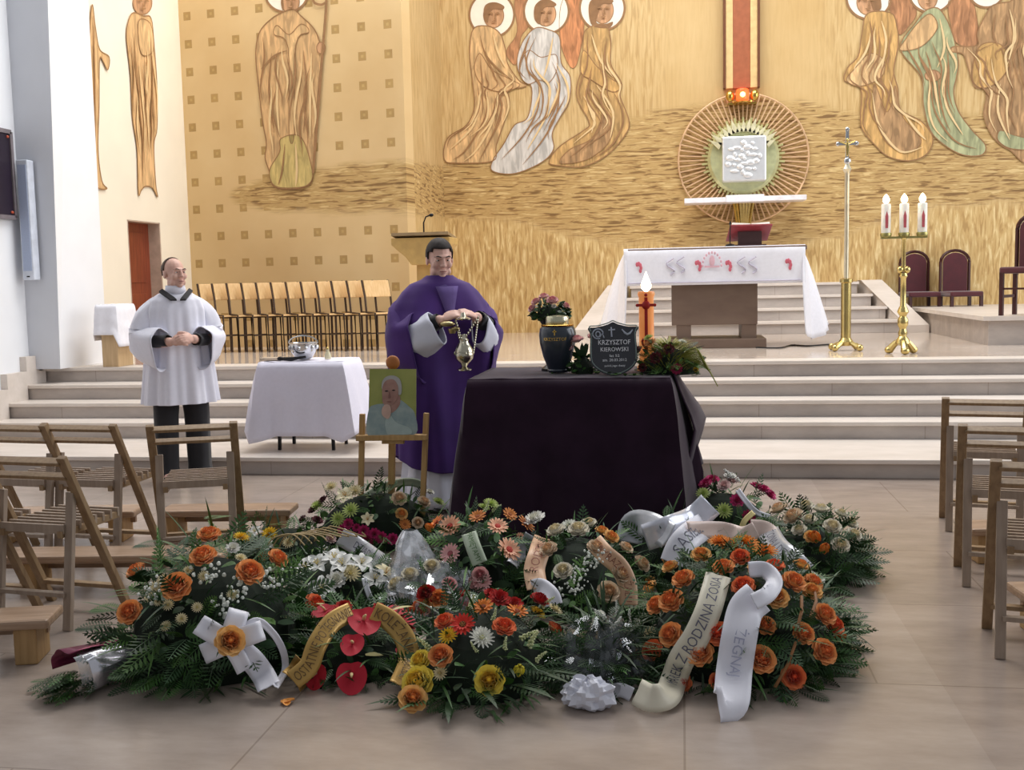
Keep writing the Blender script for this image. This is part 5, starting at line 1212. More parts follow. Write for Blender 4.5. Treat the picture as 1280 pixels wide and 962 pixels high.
def greenery(root, m, n, kinds='fl', L=(.10, .2), pal=(0, 1, 2, 3), seed=1, core=True, low=-.02):
    r_ = random.Random(seed); mb = MB()
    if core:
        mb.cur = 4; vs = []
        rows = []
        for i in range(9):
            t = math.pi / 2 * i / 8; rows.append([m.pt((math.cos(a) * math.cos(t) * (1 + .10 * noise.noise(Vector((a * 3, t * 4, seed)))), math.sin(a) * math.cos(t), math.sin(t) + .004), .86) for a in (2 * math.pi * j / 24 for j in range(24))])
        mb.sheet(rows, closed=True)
    for i in range(n):
        a = r_.uniform(0, 2 * math.pi); z = r_.uniform(low, 1) ** 1 if r_.random() < .75 else r_.uniform(-.02, .35); z = max(.0, z); q = math.sqrt(max(0, 1 - z * z)); d = (math.cos(a) * q, math.sin(a) * q, z)
        p = m.pt(d, r_.uniform(.84, .98)); nn = m.nrm(d); out = Vector((nn.x, nn.y, 0)); tang = Vector((r_.gauss(0, 1), r_.gauss(0, 1), r_.gauss(0, .6)))
        dv = (nn * .55 + tang * .55 + (out * .5)).normalized()
        if z < .2: dv = (out + tang * .35 + Vector((0, 0, .15))).normalized()
        mb.cur = r_.choice(pal); k = r_.choice(kinds); ln = r_.uniform(*L) * (.78 if z > .25 else .62)
        if k == 'f': frond(mb, p, dv, nn, ln * 1.25, ln * .62)
        elif k == 'l': leaf(mb, p, dv, nn, ln * .62, ln * .30)
        elif k == 's': leaf(mb, p, (nn + tang * .8).normalized(), dv, ln * .3, ln * .16)
        else: blade(mb, p, dv, ln * 1.5, .011, .4)
    return mb.build('greenery', [G1, G2, G3, G4, GD], root, smooth=False, world=True)
def put_flower(root, m, px, py, code, size, lift=.42, up=.35):
    p, n = m.hit(px, py); spec = COL[code]; me = fl_mesh(*spec); o = bpy.data.objects.new(KN[spec[0]], me); C.objects.link(o); o.parent = root; size *= 1.2 if spec[0] in ('rose', 'bud') else 1.1
    view = (CAM - p).normalized(); z = (n + Vector((0, 0, up)) + view * .55 + Vector((rnd.gauss(0, .18), rnd.gauss(0, .18), rnd.gauss(0, .12)))).normalized()
    if spec[0] == 'spray': z = (n * .3 + Vector((rnd.gauss(0, .5), -.2, .6))).normalized()
    x = Vector((math.cos(rnd.random() * 6), math.sin(rnd.random() * 6), .1)).cross(z).normalized()
    if spec[0] == 'anthurium': y = Vector((0, 0, 1)) - z * z.z; y = y.normalized(); x = y.cross(z)
    y = z.cross(x); M = Matrix((x, y, z)).transposed().to_4x4(); s = size * rnd.uniform(.9, 1.1)
    q = p + n * s * lift - root.location
    o.matrix_local = Matrix.Translation(q) @ M @ Matrix.Diagonal((s, s, s, 1)); return o
def filler(root, m, n, spots, r=.06, size=.007, seed=3, mt=None):
    """clouds of tiny gypsophila blossoms, too many to count"""
    r_ = random.Random(seed); mb = MB()
    for px, py in spots:
        c, nn = m.hit(px, py)
        for i in range(n):
            p = c + Vector((r_.gauss(0, r * .6), r_.gauss(0, r * .6), r_.gauss(0, r * .45))) + nn * .025
            if p.z > .01: mb.ell(p, size * r_.uniform(.6, 1.3), 5, 4)
    o = mb.build('gypsophila', mt or M_gyp, root, world=True); o['kind'] = 'stuff'; return o
def ribbon(root, pts, width, m, text=None, tcol=None, name='ribbon', tsize=.6, wdir=None, parent=None, wave=0, rev=False, trng=(0, 1)):
    """pts: world points; a satin band along them, lettering bent onto it"""
    P = spline(pts, 8); k = len(P); SD = []; NR = []
    for i in range(k):
        t = (P[min(i + 1, k - 1)] - P[max(i - 1, 0)]).normalized(); v = (CAM - P[i]).normalized()
        if wdir is None: s = t.cross(v)
        else: q = i / (k - 1) * (len(wdir) - 1); a = min(int(q), len(wdir) - 2); s = Vector(wdir[a]).lerp(Vector(wdir[a + 1]), q - a); s = s - t * s.dot(t)
        s = s.normalized(); SD.append(s); n = s.cross(t).normalized(); NR.append(n if n.dot(v) > 0 else -n)
    mb = MB(); mb.sheet([[P[i] + SD[i] * width * (u - .5) + NR[i] * (wave * math.sin(u * 3.1 + i * .4) + .0015 * math.sin(u * 9)) for u in (0, .2, .4, .6, .8, 1)] for i in range(k)])
    o = mb.build(name, m, root, world=True, solid=.0016)
    if text:
        cum = [0]
        for a, b in zip(P, P[1:]): cum.append(cum[-1] + (b - a).length)
        Lt = cum[-1]; vs, fs = text_geo(text); wx = max(v.x for v in vs) - min(v.x for v in vs); sz = width * tsize / .72; T0, T1 = Lt * trng[0], Lt * trng[1]; sx = min(sz, (T1 - T0) * .94 / wx); out = []
        for v in vs:
            s = (T0 + T1) / 2 + (-1 if rev else 1) * v.x * sx; s = max(0, min(Lt * .999, s)); i = max(j for j in range(k) if cum[j] <= s); i = min(i, k - 2); f = (s - cum[i]) / max(1e-6, cum[i + 1] - cum[i])
            p = P[i].lerp(P[i + 1], f); sd = SD[i].lerp(SD[i + 1], f); nn = NR[i].lerp(NR[i + 1], f)
            # lettering reads with its top on the side that keeps it unmirrored
            t = (P[i + 1] - P[i]).normalized() * (-1 if rev else 1); upv = nn.cross(t); upv.normalize()
            out.append(p + upv * v.y * sz + nn * (.0025 + .009))
        MB().add(out, fs).build('lettering', tcol, o, smooth=False, world=False)
        lt = o.children[0]; off = Vector((0, 0, 0)); q = o
        while q: off += q.location; q = q.parent
        lt.data.transform(Matrix.Translation(-off))
    return o
def on(m, pts, off=.03):
    out = []
    for p in pts:
        h, n = m.hit(p[0], p[1]); e = p[2] if len(p) > 2 else off; h = h + (CAM - h).normalized() * (.05 + e * .8)
        if h.z < .008: h.z = .008
        out.append(h)
    return out
S_white = mat('satin_white', (226, 226, 236), .4, var=.03, sheen=.2); S_cream = mat('satin_cream', (222, 216, 196), .4, var=.03); S_peach = mat('satin_peach', (228, 186, 152), .4, var=.04)
S_gold = mat('satin_gold', (186, 150, 84), .35, .35, var=.12); S_silver = mat('satin_silver', (196, 198, 204), .3, .3, var=.06); S_pale = mat('satin_pale_pink', (230, 208, 198), .4, var=.03); S_green = mat('satin_grey_green', (164, 176, 154), .4, var=.05)
T_dark = mat('ribbon_print_dark', (92, 92, 108), .6); T_gold = mat('ribbon_print_brown', (98, 74, 42), .6); T_lil = mat('ribbon_print_lilac', (166, 168, 190), .6); T_br = mat('ribbon_print_russet', (150, 96, 80), .6)
def wreath(name, label, cat, m, group='funeral wreaths and bouquets around the draped table'):
    return thing(name, label, cat, (m.c.x, m.c.y, m.c.z), 0, group)
def flowers(t, m, s, size):
    for it in s.split():
        a = it.split(','); put_flower(t, m, float(a[1]), float(a[2]), a[0], size * (float(a[3]) if len(a) > 3 else 1))

# 1 left wreath: orange roses in dark fern, white bow
m = Mound(150, 392, 862, 676, .78); t = wreath('orange_rose_arrangement', 'big fern wreath with orange roses and a white satin bow, front left of the heap', 'wreath', m)
greenery(t, m, 520, 'fflb', (.10, .22), (0, 0, 1, 1, 3, 2), 11)
flowers(t, m, 'ro,178,721,.9 ro,262,680 ro,256,706 ro,226,740,1.15 ro,307,724,1.05 ro,171,769 rd,383,761,.9 ro,340,706,.8 cw,290,690,.6 my,300,676,.6', .052)
flowers(t, m, 'mc,197,735 mc,190,748 mc,200,752 mc,206,726 mc,212,757 mc,228,774 mc,209,783 mc,255,722 mc,290,745 mc,300,700 mc,236,715 mc,247,760', .022)
filler(t, m, 26, [(296, 740), (200, 740), (280, 760), (262, 720), (330, 730)], .05)
def bow_loop(root, c, e, n, L, w_, mt, fl_=.40):
    s = n.cross(e).normalized(); return ribbon(root, [c, c + e * L * .35 + n * L * fl_, c + e * L * .85 + n * L * fl_ * .9, c + e * L + n * L * .12, c + e * L * .6 + n * .01, c + e * .02], w_, mt, wdir=[s, s], name='bow_loop')
c, n = m.hit(284, 803); n = (n + (CAM - c).normalized() * 1.2).normalized(); c = c + n * .06; XI = CM @ Vector((1, 0, 0)); YI = n.cross(XI).normalized()
for a_, L_ in ((150, .13), (75, .12), (20, .13), (205, .10)):
    bow_loop(t, c, (XI * math.cos(R(a_)) + YI * math.sin(R(a_))).normalized(), n, L_, .075, S_white)
s_ = (XI * .9 + YI * .3).normalized()
ribbon(t, [c + n * .02] + on(m, [(312, 822), (328, 842), (336, 858)], .07), .085, S_white, name='ribbon_tail')
ribbon(t, [c + n * .02] + on(m, [(298, 822), (306, 838)], .07), .06, S_white, name='ribbon_tail')
ribbon(t, [c + n * .03] + on(m, [(318, 776), (340, 790), (354, 814), (356, 838), (344, 858)], .08), .026, S_white, name='ribbon_tail')
put_flower(t, m, 281, 803, 'rl', .058, 2.2, .0)
# fern palms reaching over the floor at its foot
mb = MB()
for px, py, dx, dy in ((205, 862, -.1, -.25), (222, 868, .02, -.25), (240, 866, .12, -.22), (190, 850, -.2, -.15), (140, 800, -.3, 0), (150, 780, -.3, .1), (200, 700, -.2, .1), (260, 668, .0, .2)):
    p, n = m.hit(px, py - 20); mb.cur = (int(px) // 7) % 2; frond(mb, p, Vector((dx, dy, .0)), Vector((0, -.2, 1)), .16, .11, .3, 12)
mb.build('fern_fronds', [G1, G2], t, smooth=False, world=True)

# 2 anthurium wreath with gold ribbon
m = Mound(368, 520, 858, 758, .62); t = wreath('anthurium_arrangement', 'low wreath of dark red anthuriums framed by a gold ribbon, front centre left', 'wreath', m)
greenery(t, m, 260, 'flb', (.09, .16), (0, 0, 1), 12)
flowers(t, m, 'an,454,784,1.1 an,441,809,.8 an,440,845,1.15 an,400,843,.9 cr,430,767,.7 an,408,770,.8 an,489,769,.9 an,500,776,.8 an,497,818,.6', .054)
flowers(t, m, 'cr,415,775 cr,508,790 cr,472,765', .026)
mb = MB()
for a, b_ in (((400, 762), (425, 766)), ((430, 765), (446, 760)), ((486, 770), (512, 762)), ((455, 822), (478, 820))):
    p, n = m.hit(*a); q, n2 = m.hit(*b_); leaf(mb, p + n * .03, q - p, n, (q - p).length, .016)
mb.build('pale_leaf_blades', mat('leaf_straw', (196, 186, 128), .5), t, smooth=False, world=True)
ribbon(t, on(m, [(440, 764), (415, 778), (396, 806), (386, 832), (366, 850)], .10), .075, S_gold, 'OSTATNIE POŻEGNANIE', T_gold, rev=True, tsize=.5)
ribbon(t, on(m, [(466, 764), (488, 776), (506, 798), (511, 826), (500, 856)], .13), .08, S_gold, 'KOLEŻANKI I KOLEDZY', T_gold, tsize=.5)
ribbon(t, on(m, [(384, 826), (374, 842), (364, 852)], .07), .10, S_gold, wave=.01)

# 3 yellow and orange bouquet at the front
m = Mound(505, 700, 886, 746, .78); t = wreath('yellow_orange_bouquet', 'bright arrangement of yellow, orange and red flowers at the very front of the heap', 'flower arrangement', m)
greenery(t, m, 360, 'flbb', (.09, .18), (0, 0, 1, 1, 3), 13)
flowers(t, m, 'ro,556,825,1.05 ry,535,856,1.25 ry,611,853,1.3 rl,517,882,1.05 ry,534,830,.9 rd,627,793,.95 mw,602,802,.95 my,563,798,.8 gr,580,786,.95 by,644,842,.9 cr,622,756,.95 cr,640,762,.8 go,644,769,.9 go,604,764,.9 rr,669,758,.8 rd,685,793,.9 rd,560,785,.8 my,668,770,.7 mc,690,765,.7 cr,612,748,.7', .046)
flowers(t, m, 'sg,659,808,1.1 sg,586,764 sg,539,812 sg,650,800 sg,676,760 sg,630,812,.8 sg,616,776,.8 sg,668,826,.9 mc,553,842,.8 sg,596,815,.7', .030)
mb = MB()
for px, py, dx, dy in ((545, 880, -.1, -.2), (560, 888, .05, -.22), (530, 885, -.2, -.1), (640, 868, .2, -.15), (680, 850, .25, -.1), (700, 830, .3, 0), (600, 872, .1, -.2), (660, 850, .2, -.15)):
    p, n = m.hit(px, py - 12); mb.cur = int(px) % 2; blade(mb, p, Vector((dx, dy, .03)), .22, .022, .25); frond(mb, p, Vector((dx, dy, .05)), Vector((0, -.2, 1)), .17, .09, .3, 9)
mb.build('long_leaves', [G1, G2], t, smooth=False, world=True)

# 4 white and cream roses with peach ribbon, centre
m = Mound(642, 800, 776, 660, .85); t = wreath('cream_rose_wreath', 'wreath of white and cream roses with two peach ribbons below the draped table', 'wreath', m)
greenery(t, m, 420, 'lsfb', (.08, .16), (0, 1, 1, 2, 3), 14)
flowers(t, m, 'cw,673,657,1.1 rw,698,672 rw,723,672,1.05 rc,743,692,1.05 rc,690,694,.95 rw,706,719,.95 rc,769,722,.9 rc,794,709,.9 rc,755,743,1.0 cw,636,726,1.0 rl,760,678,.9 rl,750,670,.7 mw,712,662,.8 rw,735,662,.8 rc,777,690,.7', .048)
filler(t, m, 26, [(735, 705), (725, 720), (745, 700), (715, 735)], .05, .006)
ribbon(t, on(m, [(680, 672), (674, 690), (668, 712), (672, 735)], .06), .095, S_peach, 'RODZINA', T_br, rev=True, tsize=.45)
ribbon(t, on(m, [(666, 736), (676, 734), (688, 744), (692, 756)], .07), .08, S_white)
ribbon(t, on(m, [(742, 676), (756, 692), (774, 708), (784, 730), (785, 756)], .06), .085, S_peach, 'Z WYRAZAMI ŻALU', T_br, tsize=.4)

# 5 dark cellophane bouquet at the front with crumpled tissue
m = Mound(690, 812, 868, 768, .55); t = wreath('cellophane_bouquet', 'dark bouquet in clear cellophane with white blossoms lying between front bouquet and right wreath', 'bouquet', m)
greenery(t, m, 260, 'fb', (.09, .17), (0, 0, 0, 1), 15)
flowers(t, m, 'sw,755,775 sw,770,770 sw,785,782 sw,765,788 mw,750,770,.8 mw,795,780,.8', .026)
def crumple(name, root, m, d0, k, amp, seed, mt, a0=0, a1=2 * math.pi, zlo=0, nu=26, nv=10, world=True):
    rows = []
    for i in range(nv + 1):
        z = zlo + (1 - zlo) * i / nv * .98; q = math.sqrt(max(0, 1 - z * z)); row = []
        for j in range(nu + 1):
            a = a0 + (a1 - a0) * j / nu; d = Vector((math.cos(a) * q, math.sin(a) * q, z)); f = k + amp * noise.noise(d * 4.2 + Vector((seed, 0, 0))) + amp * .6 * noise.noise(d * 10 + Vector((0, seed, 0)))
            p = m.pt(d, f); p.z = max(.006, p.z); row.append(p)
        rows.append(row)
    return MB().sheet(rows).build(name, mt, root, world=True, smooth=True, angle=18)
M_cel = film('cellophane_clear', (225, 228, 232), .62); M_celd = film('cellophane_smoke', (120, 124, 128), .72)
crumple('cellophane_wrap', t, m, None, 1.12, .22, 3, M_celd, math.pi, 2 * math.pi)
mb = MB(); ctr = az(734, 868, .045); r_ = random.Random(4)
rows = []
for i in range(15):
    th = math.pi * i / 14; rows.append([ctr + Vector((math.cos(a) * math.sin(th) * .085, math.sin(a) * math.sin(th) * .06, math.cos(th) * .06)) * (1 + .4 * noise.noise(Vector((math.cos(a) * 2.5, math.sin(a) * 2.5 + 7, th * 2))) + .26 * noise.noise(Vector((math.cos(a) * 6, math.sin(a) * 6 + 3, th * 6)))) for a in (2 * math.pi * j / 32 for j in range(32))])
for r in rows:
    for v in r: v.z = max(.004, v.z)
mb.sheet(rows, closed=True); M_tis = mat('tissue_white', (222, 224, 236), .8, var=.03)
tag(mb.build('crumpled_tissue', M_tis, world=True, angle=15), 'crumpled white paper tissue on the floor in front of the dark cellophane bouquet', 'paper')
ribbon(t, [az(757, 866, .02), az(775, 862, .03), az(790, 868, .02)], .05, S_white)

# 6 right wreath: orange roses with two long white ribbons
m = Mound(800, 1052, 866, 692, .95); t = wreath('orange_rose_wreath', 'large wreath of orange roses with two long pale ribbons at the front right', 'wreath', m)
greenery(t, m, 620, 'fflb', (.10, .2), (0, 0, 1, 1, 3), 16)
flowers(t, m, 'ro,860,733 rl,843,716,.85 ro,828,762 ro,847,759,1.15 rl,821,742,.85 ro,847,797,1.05 rd,824,815,1 ro,880,820,1.1 rd,901,797,1.05 rd,930,742,1.15 rl,967,755 ro,955,787,.95 ro,948,827,1.15 ro,997,796,1.1 ro,1020,817,1.1 rd,986,845,1.1 ro,1022,774 rd,1034,786,.9 ro,986,737,1.05 rl,1009,747,.9 ro,906,719 rd,926,705,.9 rd,966,717,.9 rl,997,714,.9 rl,879,703,.95 mo,914,690,1.2 mo,900,684,1.1 mo,932,688,1.2 mo,955,697,1.1 rd,859,853,.9 rd,900,850,.8 ro,1010,735,.85 my,925,680,.8 rl,945,720,.8 bo,1040,800,.8 mg,940,690,.8', .043)
flowers(t, m, 'mc,816,792 cw,1012,722 cw,1020,728', .024)
ribbon(t, on(m, [(898, 718), (892, 740), (884, 766), (870, 796), (852, 824), (842, 850), (834, 868), (814, 872), (796, 864)], .05), .095, S_cream, 'MAREK Z RODZINĄ ZOSIA', T_dark, rev=True, tsize=.42, trng=(.02, .70))
ribbon(t, on(m, [(936, 712), (956, 712), (968, 726), (960, 742), (942, 752)], .09), .06, S_white)
ribbon(t, on(m, [(948, 746), (932, 762), (924, 796), (918, 836), (913, 876), (898, 881)], .05), .125, S_white, 'ŻEGNAJ', T_lil, tsize=.3)
mb = MB()
for a, b_ in (((993, 755), (986, 800)), ((1008, 750), (1002, 782)), ((986, 806), (960, 862))):
    p, n = m.hit(*a); q, n2 = m.hit(*b_); mb.tube([p + n * .05, (p + q) / 2 + n * .07, q + n * .05], .006, 6)
mb.build('dry_stem', mat('stem_brown', (146, 100, 60), .6), t, world=True)
mb = MB()
for px, py, dx, dy in ((1045, 778, .5, .05), (1045, 785, .5, .0), (1040, 795, .4, -.1), (1030, 830, .4, -.15), (1048, 770, .4, .15), (1000, 862, .2, -.2), (930, 866, 0, -.25)):
    p, n = m.hit(px, py); mb.cur = int(px) % 2; frond(mb, p, Vector((dx, dy, .02)), Vector((0, -.3, 1)), .13, .07, .25, 11); blade(mb, p, Vector((dx, dy * .5, .06)), .15, .014, .2)
mb.build('fern_fronds', [G1, G2], t, smooth=False, world=True)

# 7 pink and white flowers behind, right of the drape
m = Mound(832, 975, 690, 606, .5); t = wreath('pink_flower_basket', 'bouquet of magenta carnations and pale leaves at the right foot of the draped table', 'bouquet', m)
greenery(t, m, 240, 'flb', (.09, .18), (1, 1, 2, 3, 0), 17)
flowers(t, m, 'cm,891,606,1.15 cm,884,610 cm,943,613 cm,950,617 cm,958,622 cm,920,629,.9 ck,934,647,.9 cp,905,612 cp,915,606,.8 cw,912,600,.8 cp,868,614,.9 mg,905,640 gb,852,628 mw,862,606,.7 sw,920,604 mg,880,620,.8', .043)
ribbon(t, on(m, [(922, 612), (934, 628), (946, 640), (962, 646)], .05), .03, S_white); ribbon(t, on(m, [(845, 618), (838, 636), (832, 656)], .05), .06, S_white)
ribbon(t, on(m, [(942, 640), (930, 652), (926, 668)], .07), .03, mat('satin_light_gold', (214, 196, 136), .35, .2))
# 8 white roses at the far right
m = Mound(955, 1076, 738, 644, .75); t = wreath('white_rose_wreath', 'wreath of white roses with a few orange lilies at the right end of the heap', 'wreath', m)
greenery(t, m, 420, 'fflb', (.10, .18), (0, 0, 1, 1, 3), 18)
flowers(t, m, 'rw,1008,640 rw,1025,646,1.15 rw,1037,666,1.1 rw,1058,660 rw,1001,669 rw,1046,687,1.1 rw,1061,674 rc,979,645,1.15 rc,996,655,1.2 bo,1020,680,1.2 bo,1028,692,1.2 rl,1014,676,.8 rw,1012,656,.8 rw,1048,648,.8', .042)
ribbon(t, on(m, [(960, 664), (972, 684), (990, 700), (1006, 716)], .14), .11, S_silver, 'ŻONA I DZIECI', T_dark, tsize=.4)
ribbon(t, on(m, [(938, 660), (956, 662), (966, 672), (972, 690)], .12), .09, S_pale)
mb = MB()
for px, py, dx, dy in ((1060, 700, .4, 0), (1050, 720, .35, -.2), (1030, 730, .2, -.3), (1068, 690, .4, .1)):
    p, n = m.hit(px, py); frond(mb, p, Vector((dx, dy, .05)), Vector((0, -.3, 1)), .2, .10, .3, 11)
mb.build('fern_fronds', [G1], t, smooth=False, world=True)
# silver sash lying between the drape and the orange wreath
m = Mound(778, 905, 735, 640, .6); t = wreath('silver_sash_wreath', 'green wreath under a wide crumpled silver white sash at the right front of the drape', 'wreath', m)
greenery(t, m, 240, 'flb', (.09, .16), (0, 0, 1, 1), 19)
flowers(t, m, 'ro,836,700,.8 bo,850,716,.7 rl,815,726,.7', .036)
ribbon(t, on(m, [(786, 678), (792, 655), (812, 656), (836, 670)], .10), .13, S_silver, wave=.004, name='sash')
ribbon(t, on(m, [(806, 672), (840, 660), (868, 648), (888, 630)], .10), .13, mat('satin_bright_silver', (214, 216, 228), .22, .35), wave=.005, name='sash')
ribbon(t, on(m, [(858, 662), (902, 662), (928, 668), (945, 662)], .14), .08, S_pale, wave=.01, name='sash')
ribbon(t, on(m, [(882, 656), (864, 668), (850, 684), (842, 704)], .13), .13, S_white, 'SĄSIEDZI', T_dark, rev=True, tsize=.42, name='sash')

# 9 cream and pink flowers behind the easel
m = Mound(385, 560, 690, 606, .55); t = wreath('cream_pink_arrangement', 'arrangement of cream flowers and magenta carnations around the easel legs', 'flower arrangement', m)
greenery(t, m, 340, 'flsb', (.09, .17), (0, 1, 1, 2, 3), 20)
flowers(t, m, 'lc,434,624,1.2 mc,445,618 mg,440,640 rc,497,628,1.1 rl,500,645,.8 rc,526,632 mg,545,630,.8 lc,460,650,.8 mg,400,635,.9 cd,382,652,.8 cd,407,628,.8 cd,395,640,.7 gb,505,656,.7 mc,416,612,.8 rc,520,655,.8 cw,535,618,.7 mg,425,650', .045)
flowers(t, m, 'cm,437,656 cm,430,662 cm,455,664 cm,468,668,1.1 cm,476,672 cm,490,674 ck,460,676 cm,446,660,.8', .034)
mb = MB(); p = [ay(456, 622, 6.0), ay(480, 608, 6.1), ay(510, 602, 6.2), ay(528, 606, 6.25)]
ribbon(t, p, .05, S_green); ribbon(t, on(m, [(425, 670), (446, 682), (466, 696), (482, 708)], .10), .10, S_silver, 'DZIADKOWI', T_dark, tsize=.4)

# 10 gerberas in the middle
m = Mound(535, 662, 765, 640, .7); t = wreath('gerbera_arrangement', 'arrangement of salmon gerberas at the left front corner of the drape', 'flower arrangement', m)
greenery(t, m, 360, 'flbl', (.09, .17), (0, 1, 1, 3, 2), 21)
flowers(t, m, 'gs,567,662,1.15 gs,619,662,1.15 gs,631,690,1.2 gp,567,694,1.1 go,550,656,.9 bo,545,664,.9 gb,634,646,.9 gb,652,658,1 gb,597,650,.85 gs,648,672,.5 mg,612,634,.8 mg,604,638,.7 gp,602,727,.9 rp,600,720,.8', .045)
flowers(t, m, 'sg,615,640 sg,605,642', .026)
ribbon(t, on(m, [(586, 666), (592, 684), (600, 704)], .07), .07, S_green, 'PAMIĘTAMY', MATS['leaf_mid'], tsize=.35)
ribbon(t, on(m, [(664, 668), (652, 690), (640, 706)], .06), .06, S_silver, wave=.008)

# 11 white lilies
m = Mound(350, 500, 772, 692, .6); t = wreath('white_lily_bouquet', 'bouquet of white lilies and carnations between orange roses and cellophane', 'bouquet', m)
greenery(t, m, 280, 'flb', (.09, .16), (0, 0, 1, 1), 22)
flowers(t, m, 'lw,387,717,1.15 lw,405,740,1.15 lw,375,725,1.0 lw,398,712,1.0 lw,418,705,1.1 mc,437,721,.8 lw,428,712,1.0 lc,477,722,1.1 lw,450,710,.9 lw,465,728,.9 cw,420,730,.8 cw,395,748,.8 lc,490,735,.9', .058)
ribbon(t, on(m, [(455, 722), (460, 740), (468, 758)], .05), .025, S_silver)
# 12 twiggy bouquet at the rear left
m = Mound(285, 425, 708, 654, .45); t = wreath('twig_bouquet', 'bouquet with curled twigs, yellow and white blossoms behind the orange rose wreath', 'bouquet', m)
greenery(t, m, 220, 'flbb', (.09, .17), (0, 1, 2, 1), 23)
flowers(t, m, 'my,338,671,1.1 my,312,674,.8 lw,320,668,.9 lw,334,684,.9 cw,300,682,.8 mc,360,680,.8 cp,410,676,.8 lw,402,688,.7 cd,395,655,.8 gb,330,696,.6', .042)
mb = MB()
for k in range(9):
    p, n = m.hit(330 + 9 * k, 690 - 2 * k); mb.tube(spline([p, p + Vector((.06, -.02, .08)), p + Vector((.16 + .01 * k, .0, .10 - .01 * k)), p + Vector((.24, -.03, .05))], 4), .004, 5)
mb.build('twigs', mat('twig_straw', (168, 146, 104), .6), t, world=True)
# 13 clear wrapped bouquet in the middle with foil glints
m = Mound(478, 612, 778, 700, .6); t = wreath('wrapped_bouquet', 'bouquet in shiny crumpled clear film with red and pink roses, centre of the heap', 'bouquet', m)
greenery(t, m, 200, 'fl', (.09, .15), (0, 1, 1), 24)
flowers(t, m, 'rr,535,747,1 rd,528,762 ro,548,752 rp,602,727,1.1 rd,520,768,.9 rp,590,735 rw,500,735 rw,515,725 rp,560,735,.9 cr,578,750,.9 rd,600,745,.8 mg,560,705 rw,540,715,.9', .042)
crumple('film_wrap', t, m, None, 1.12, .30, 8, M_cel, math.pi * .95, 2.05 * math.pi, nu=34, nv=14)
# upright cone of film with a gathered top
a = ay(512, 662, m.c.y + .02); rows = []
for i in range(10):
    v = i / 9; q = []
    for j in range(22):
        an = 2 * math.pi * j / 22; f = (.03 + .17 * v) * (1 + .35 * noise.noise(Vector((math.cos(an) * 1.6, math.sin(an) * 1.6, v * 3 + 2)))); q.append(Vector((a.x + .06 * v + math.cos(an) * f, a.y - .10 * v + math.sin(an) * f * .8, a.z - .28 * v)))
    rows.append(q)
MB().sheet(rows, closed=True).build('film_cone', film('film_silver', (232, 234, 240), .35), t, world=True, angle=14)
# 14 silver foil bouquet at the left front
a, b_ = az(82, 846, .07), az(205, 798, .10); d = (b_ - a); L = d.length; d.normalize(); s = Vector((0, 0, 1)).cross(d).normalized(); u = d.cross(s)
t = thing('foil_bouquet', 'slim bouquet wrapped in silver and wine red foil lying at the far left front', 'bouquet', (a.x, a.y, 0), 0, 'funeral wreaths and bouquets around the draped table')
def cone(nm, r0, r1, v0, v1, a0, a1, mt, seed, off=Vector((0, 0, 0))):
    rows = []
    for i in range(8):
        v = i / 7; p = a + d * L * (v0 + (v1 - v0) * v) + off; r = r0 + (r1 - r0) * v; row = []
        for j in range(15):
            an = a0 + (a1 - a0) * j / 14; f = r * (1 + .22 * noise.noise(Vector((an * 1.5, v * 2.5, seed)))); q = p + s * math.cos(an) * f + u * math.sin(an) * f * .8; q.z = max(.006, q.z); row.append(q)
        rows.append(row)
    MB().sheet(rows).build(nm, mt, t, world=True, angle=20, solid=.001)
cone('silver_foil', .105, .04, .12, .95, 1.7, 4.5, mat('foil_silver', (226, 226, 234), .25, .85, var=.05), 2)
cone('red_foil', .11, .05, .02, .80, -.1, 1.9, mat('foil_wine', (122, 44, 74), .3, .4), 5, u * .012)
cone('clear_edge', .10, .06, .02, .7, 2.2, 3.6, M_cel, 9, u * .02)
mb = MB(); r_ = random.Random(9)
for k in range(60):
    p = a + d * L * r_.uniform(-.10, .2) + s * r_.gauss(0, .05) + u * r_.gauss(-.02, .02); p.z = max(.012, p.z); mb.cur = k % 2; frond(mb, p, (-d + s * r_.gauss(0, .6) + Vector((0, 0, r_.uniform(-.1, .3)))), Vector((0, 0, 1)), r_.uniform(.06, .11), .05, .3, 7)
mb.build('greenery', [G1, G2], t, smooth=False, world=True)
# fallen petal
p = az(358, 877, .006); mb = MB(); petal(mb, -.02, .05, .035, .5, R(8), .3); petal(mb, -.03, .035, .03, .5, R(15), 2.0)
o = mb.build('fallen_petal', mat('petal_loose_orange', (232, 156, 70), .6), smooth=True); o.location = (p.x, p.y, .004); tag(o, 'single orange petal fallen on the floor at the front', 'petal')

# flowers on the draped table
def table_mound(px0, px1, foot, top, deep, y): 
    m = Mound(px0, px1, foot, top, deep, z0=DZ); return m
class Ball:
    def __init__(s, c, r): s.c = Vector(c); s.a, s.b, s.h = r; s.M = Matrix.Identity(3)
Ball.pt = Mound.pt; Ball.nrm = Mound.nrm; Ball.hit = Mound.hit
c = ay(688, 392, 6.40); m = Ball((c.x, 6.40, c.z - .03), (.10, .10, .10))
t = thing('pink_rose_posy', 'small posy of pink roses in a stand behind the urn', 'bouquet', (c.x, 6.40, DZ))
greenery(t, m, 200, 'lsl', (.07, .12), (0, 0, 1), 31)
flowers(t, m, 'rp,673,381 rp,690,381,1.2 rp,669,388,.9 rp,704,385,.9 rp,681,376,.9 cw,692,384,.5', .032)
MB().lathe([(.06, .005), (.06, .02), (.02, .05), (.03, c.z - DZ - .10), (.08, c.z - DZ - .02)], n=16).build('stand', M_black, t)
c = ay(728, 442, 6.18); m = Ball((c.x, 6.18, DZ + .01), (.075, .075, .11))
t = thing('pink_rose_bunch', 'few pink roses lying between the urn and the memorial plaque', 'bouquet', (c.x, 6.18, DZ))
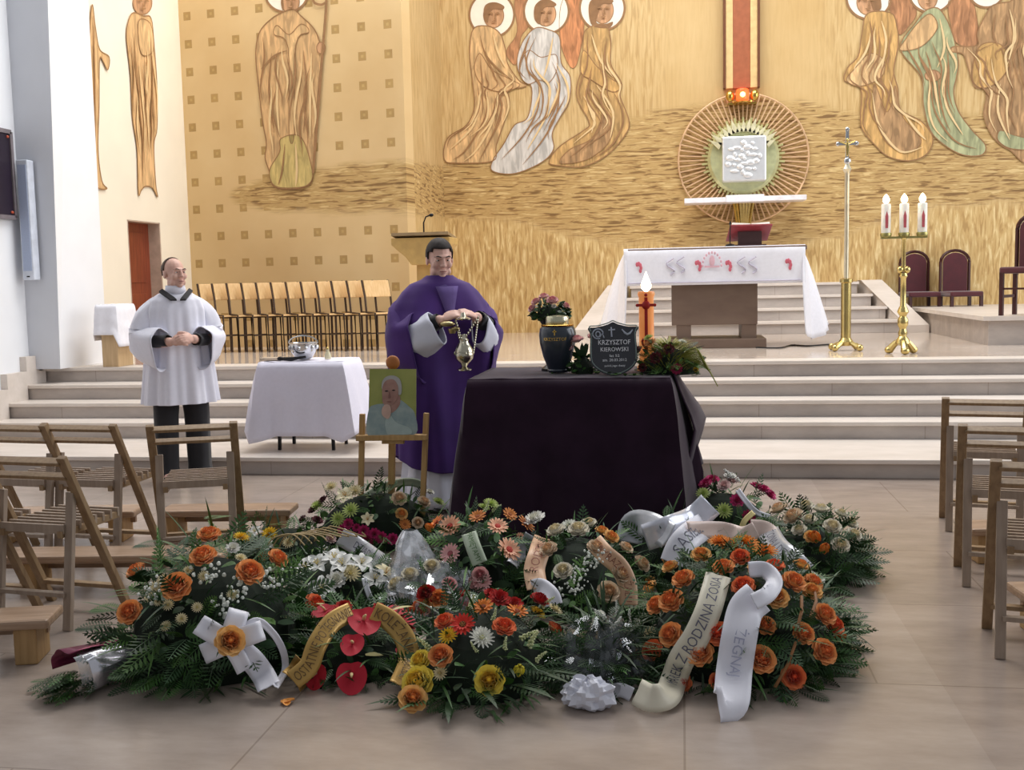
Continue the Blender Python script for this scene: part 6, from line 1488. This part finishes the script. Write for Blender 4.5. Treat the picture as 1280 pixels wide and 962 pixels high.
greenery(t, m, 60, 'ls', (.07, .12), (0, 1, 1), 32)
flowers(t, m, 'rp,723,432,1.2 rp,738,425,.9 cp,744,432,.8 rp,716,438,.7', .032)
mb = MB(); mb.tube([on_top(735, 446, .02), on_top(712, 455, .015), on_top(690, 466, .012)], .005, 5); mb.build('stem', G2, t, world=True)
mb = MB(); p = on_top(722, 420, .0)
for k in range(5): leaf(mb, Vector((c.x, 6.18, DZ + .09)), Vector((rnd.gauss(0, .4), -.2, 1)), Vector((0, -1, 0)), .10, .03)
mb.build('leaves', [G1], t, smooth=False, world=True)
c = ay(838, 452, 6.25); m = Ball((c.x - .01, 6.22, DZ), (.18, .17, .17))
t = thing('green_table_arrangement', 'trailing green and brown arrangement at the right end of the draped table', 'flower arrangement', (c.x, 6.22, DZ))
greenery(t, m, 170, 'fls', (.07, .12), (0, 1, 2, 2), 33)
mb = MB(); r_ = random.Random(12); M_moss = mat('asparagus_fern', (150, 150, 70), .6, var=.2)
for k in range(700):
    a_ = r_.uniform(0, 6.28); e = r_.uniform(.1, 1.4); p = m.pt((math.cos(a_) * math.cos(e), math.sin(a_) * math.cos(e), math.sin(e)), .95); dv = m.nrm((math.cos(a_), math.sin(a_), .6)) + Vector((.25 if p.x > c.x else -.1, -.15, .3 * r_.random())); blade(mb, p, dv, r_.uniform(.06, .11), .0055, .6, 4)
mb.build('asparagus_fern', M_moss, t, smooth=False, world=True)
flowers(t, m, 'cd,800,442 cd,822,450,1.1 gb,815,432 cd,836,440 ck,845,462,.9 mg,812,425,.8 mw,852,430,.7 cd,806,460,.8 my,868,462,.5', .034)
M_twg = MATS['twig_straw']
mb = MB()
for k in range(10):
    a_ = -1.2 + .25 * k; p = Vector((c.x + .05, 6.15, DZ + .10)); mb.tube(spline([p, p + Vector((.09 + .006 * k, -.03, .05 - .012 * k)), p + Vector((.14 + .008 * k, -.05, -.03 - .015 * k))], 4), .003, 4)
mb.build('trailing_stems', M_moss, t, world=True)
# rim of greenery below the plaque
mb = MB()
for k in range(26):
    q = on_top(742 + 3.6 * k, 464 + 6 * math.sin(math.pi * k / 25), .012); leaf(mb, q, Vector((.5 * math.cos(k), -.3, .15)), Vector((0, 0, 1)), .06, .022)
tag(mb.build('leaf_garland', [G3], smooth=False, world=True), 'thin garland of green leaves at the foot of the memorial plaque', 'garland')
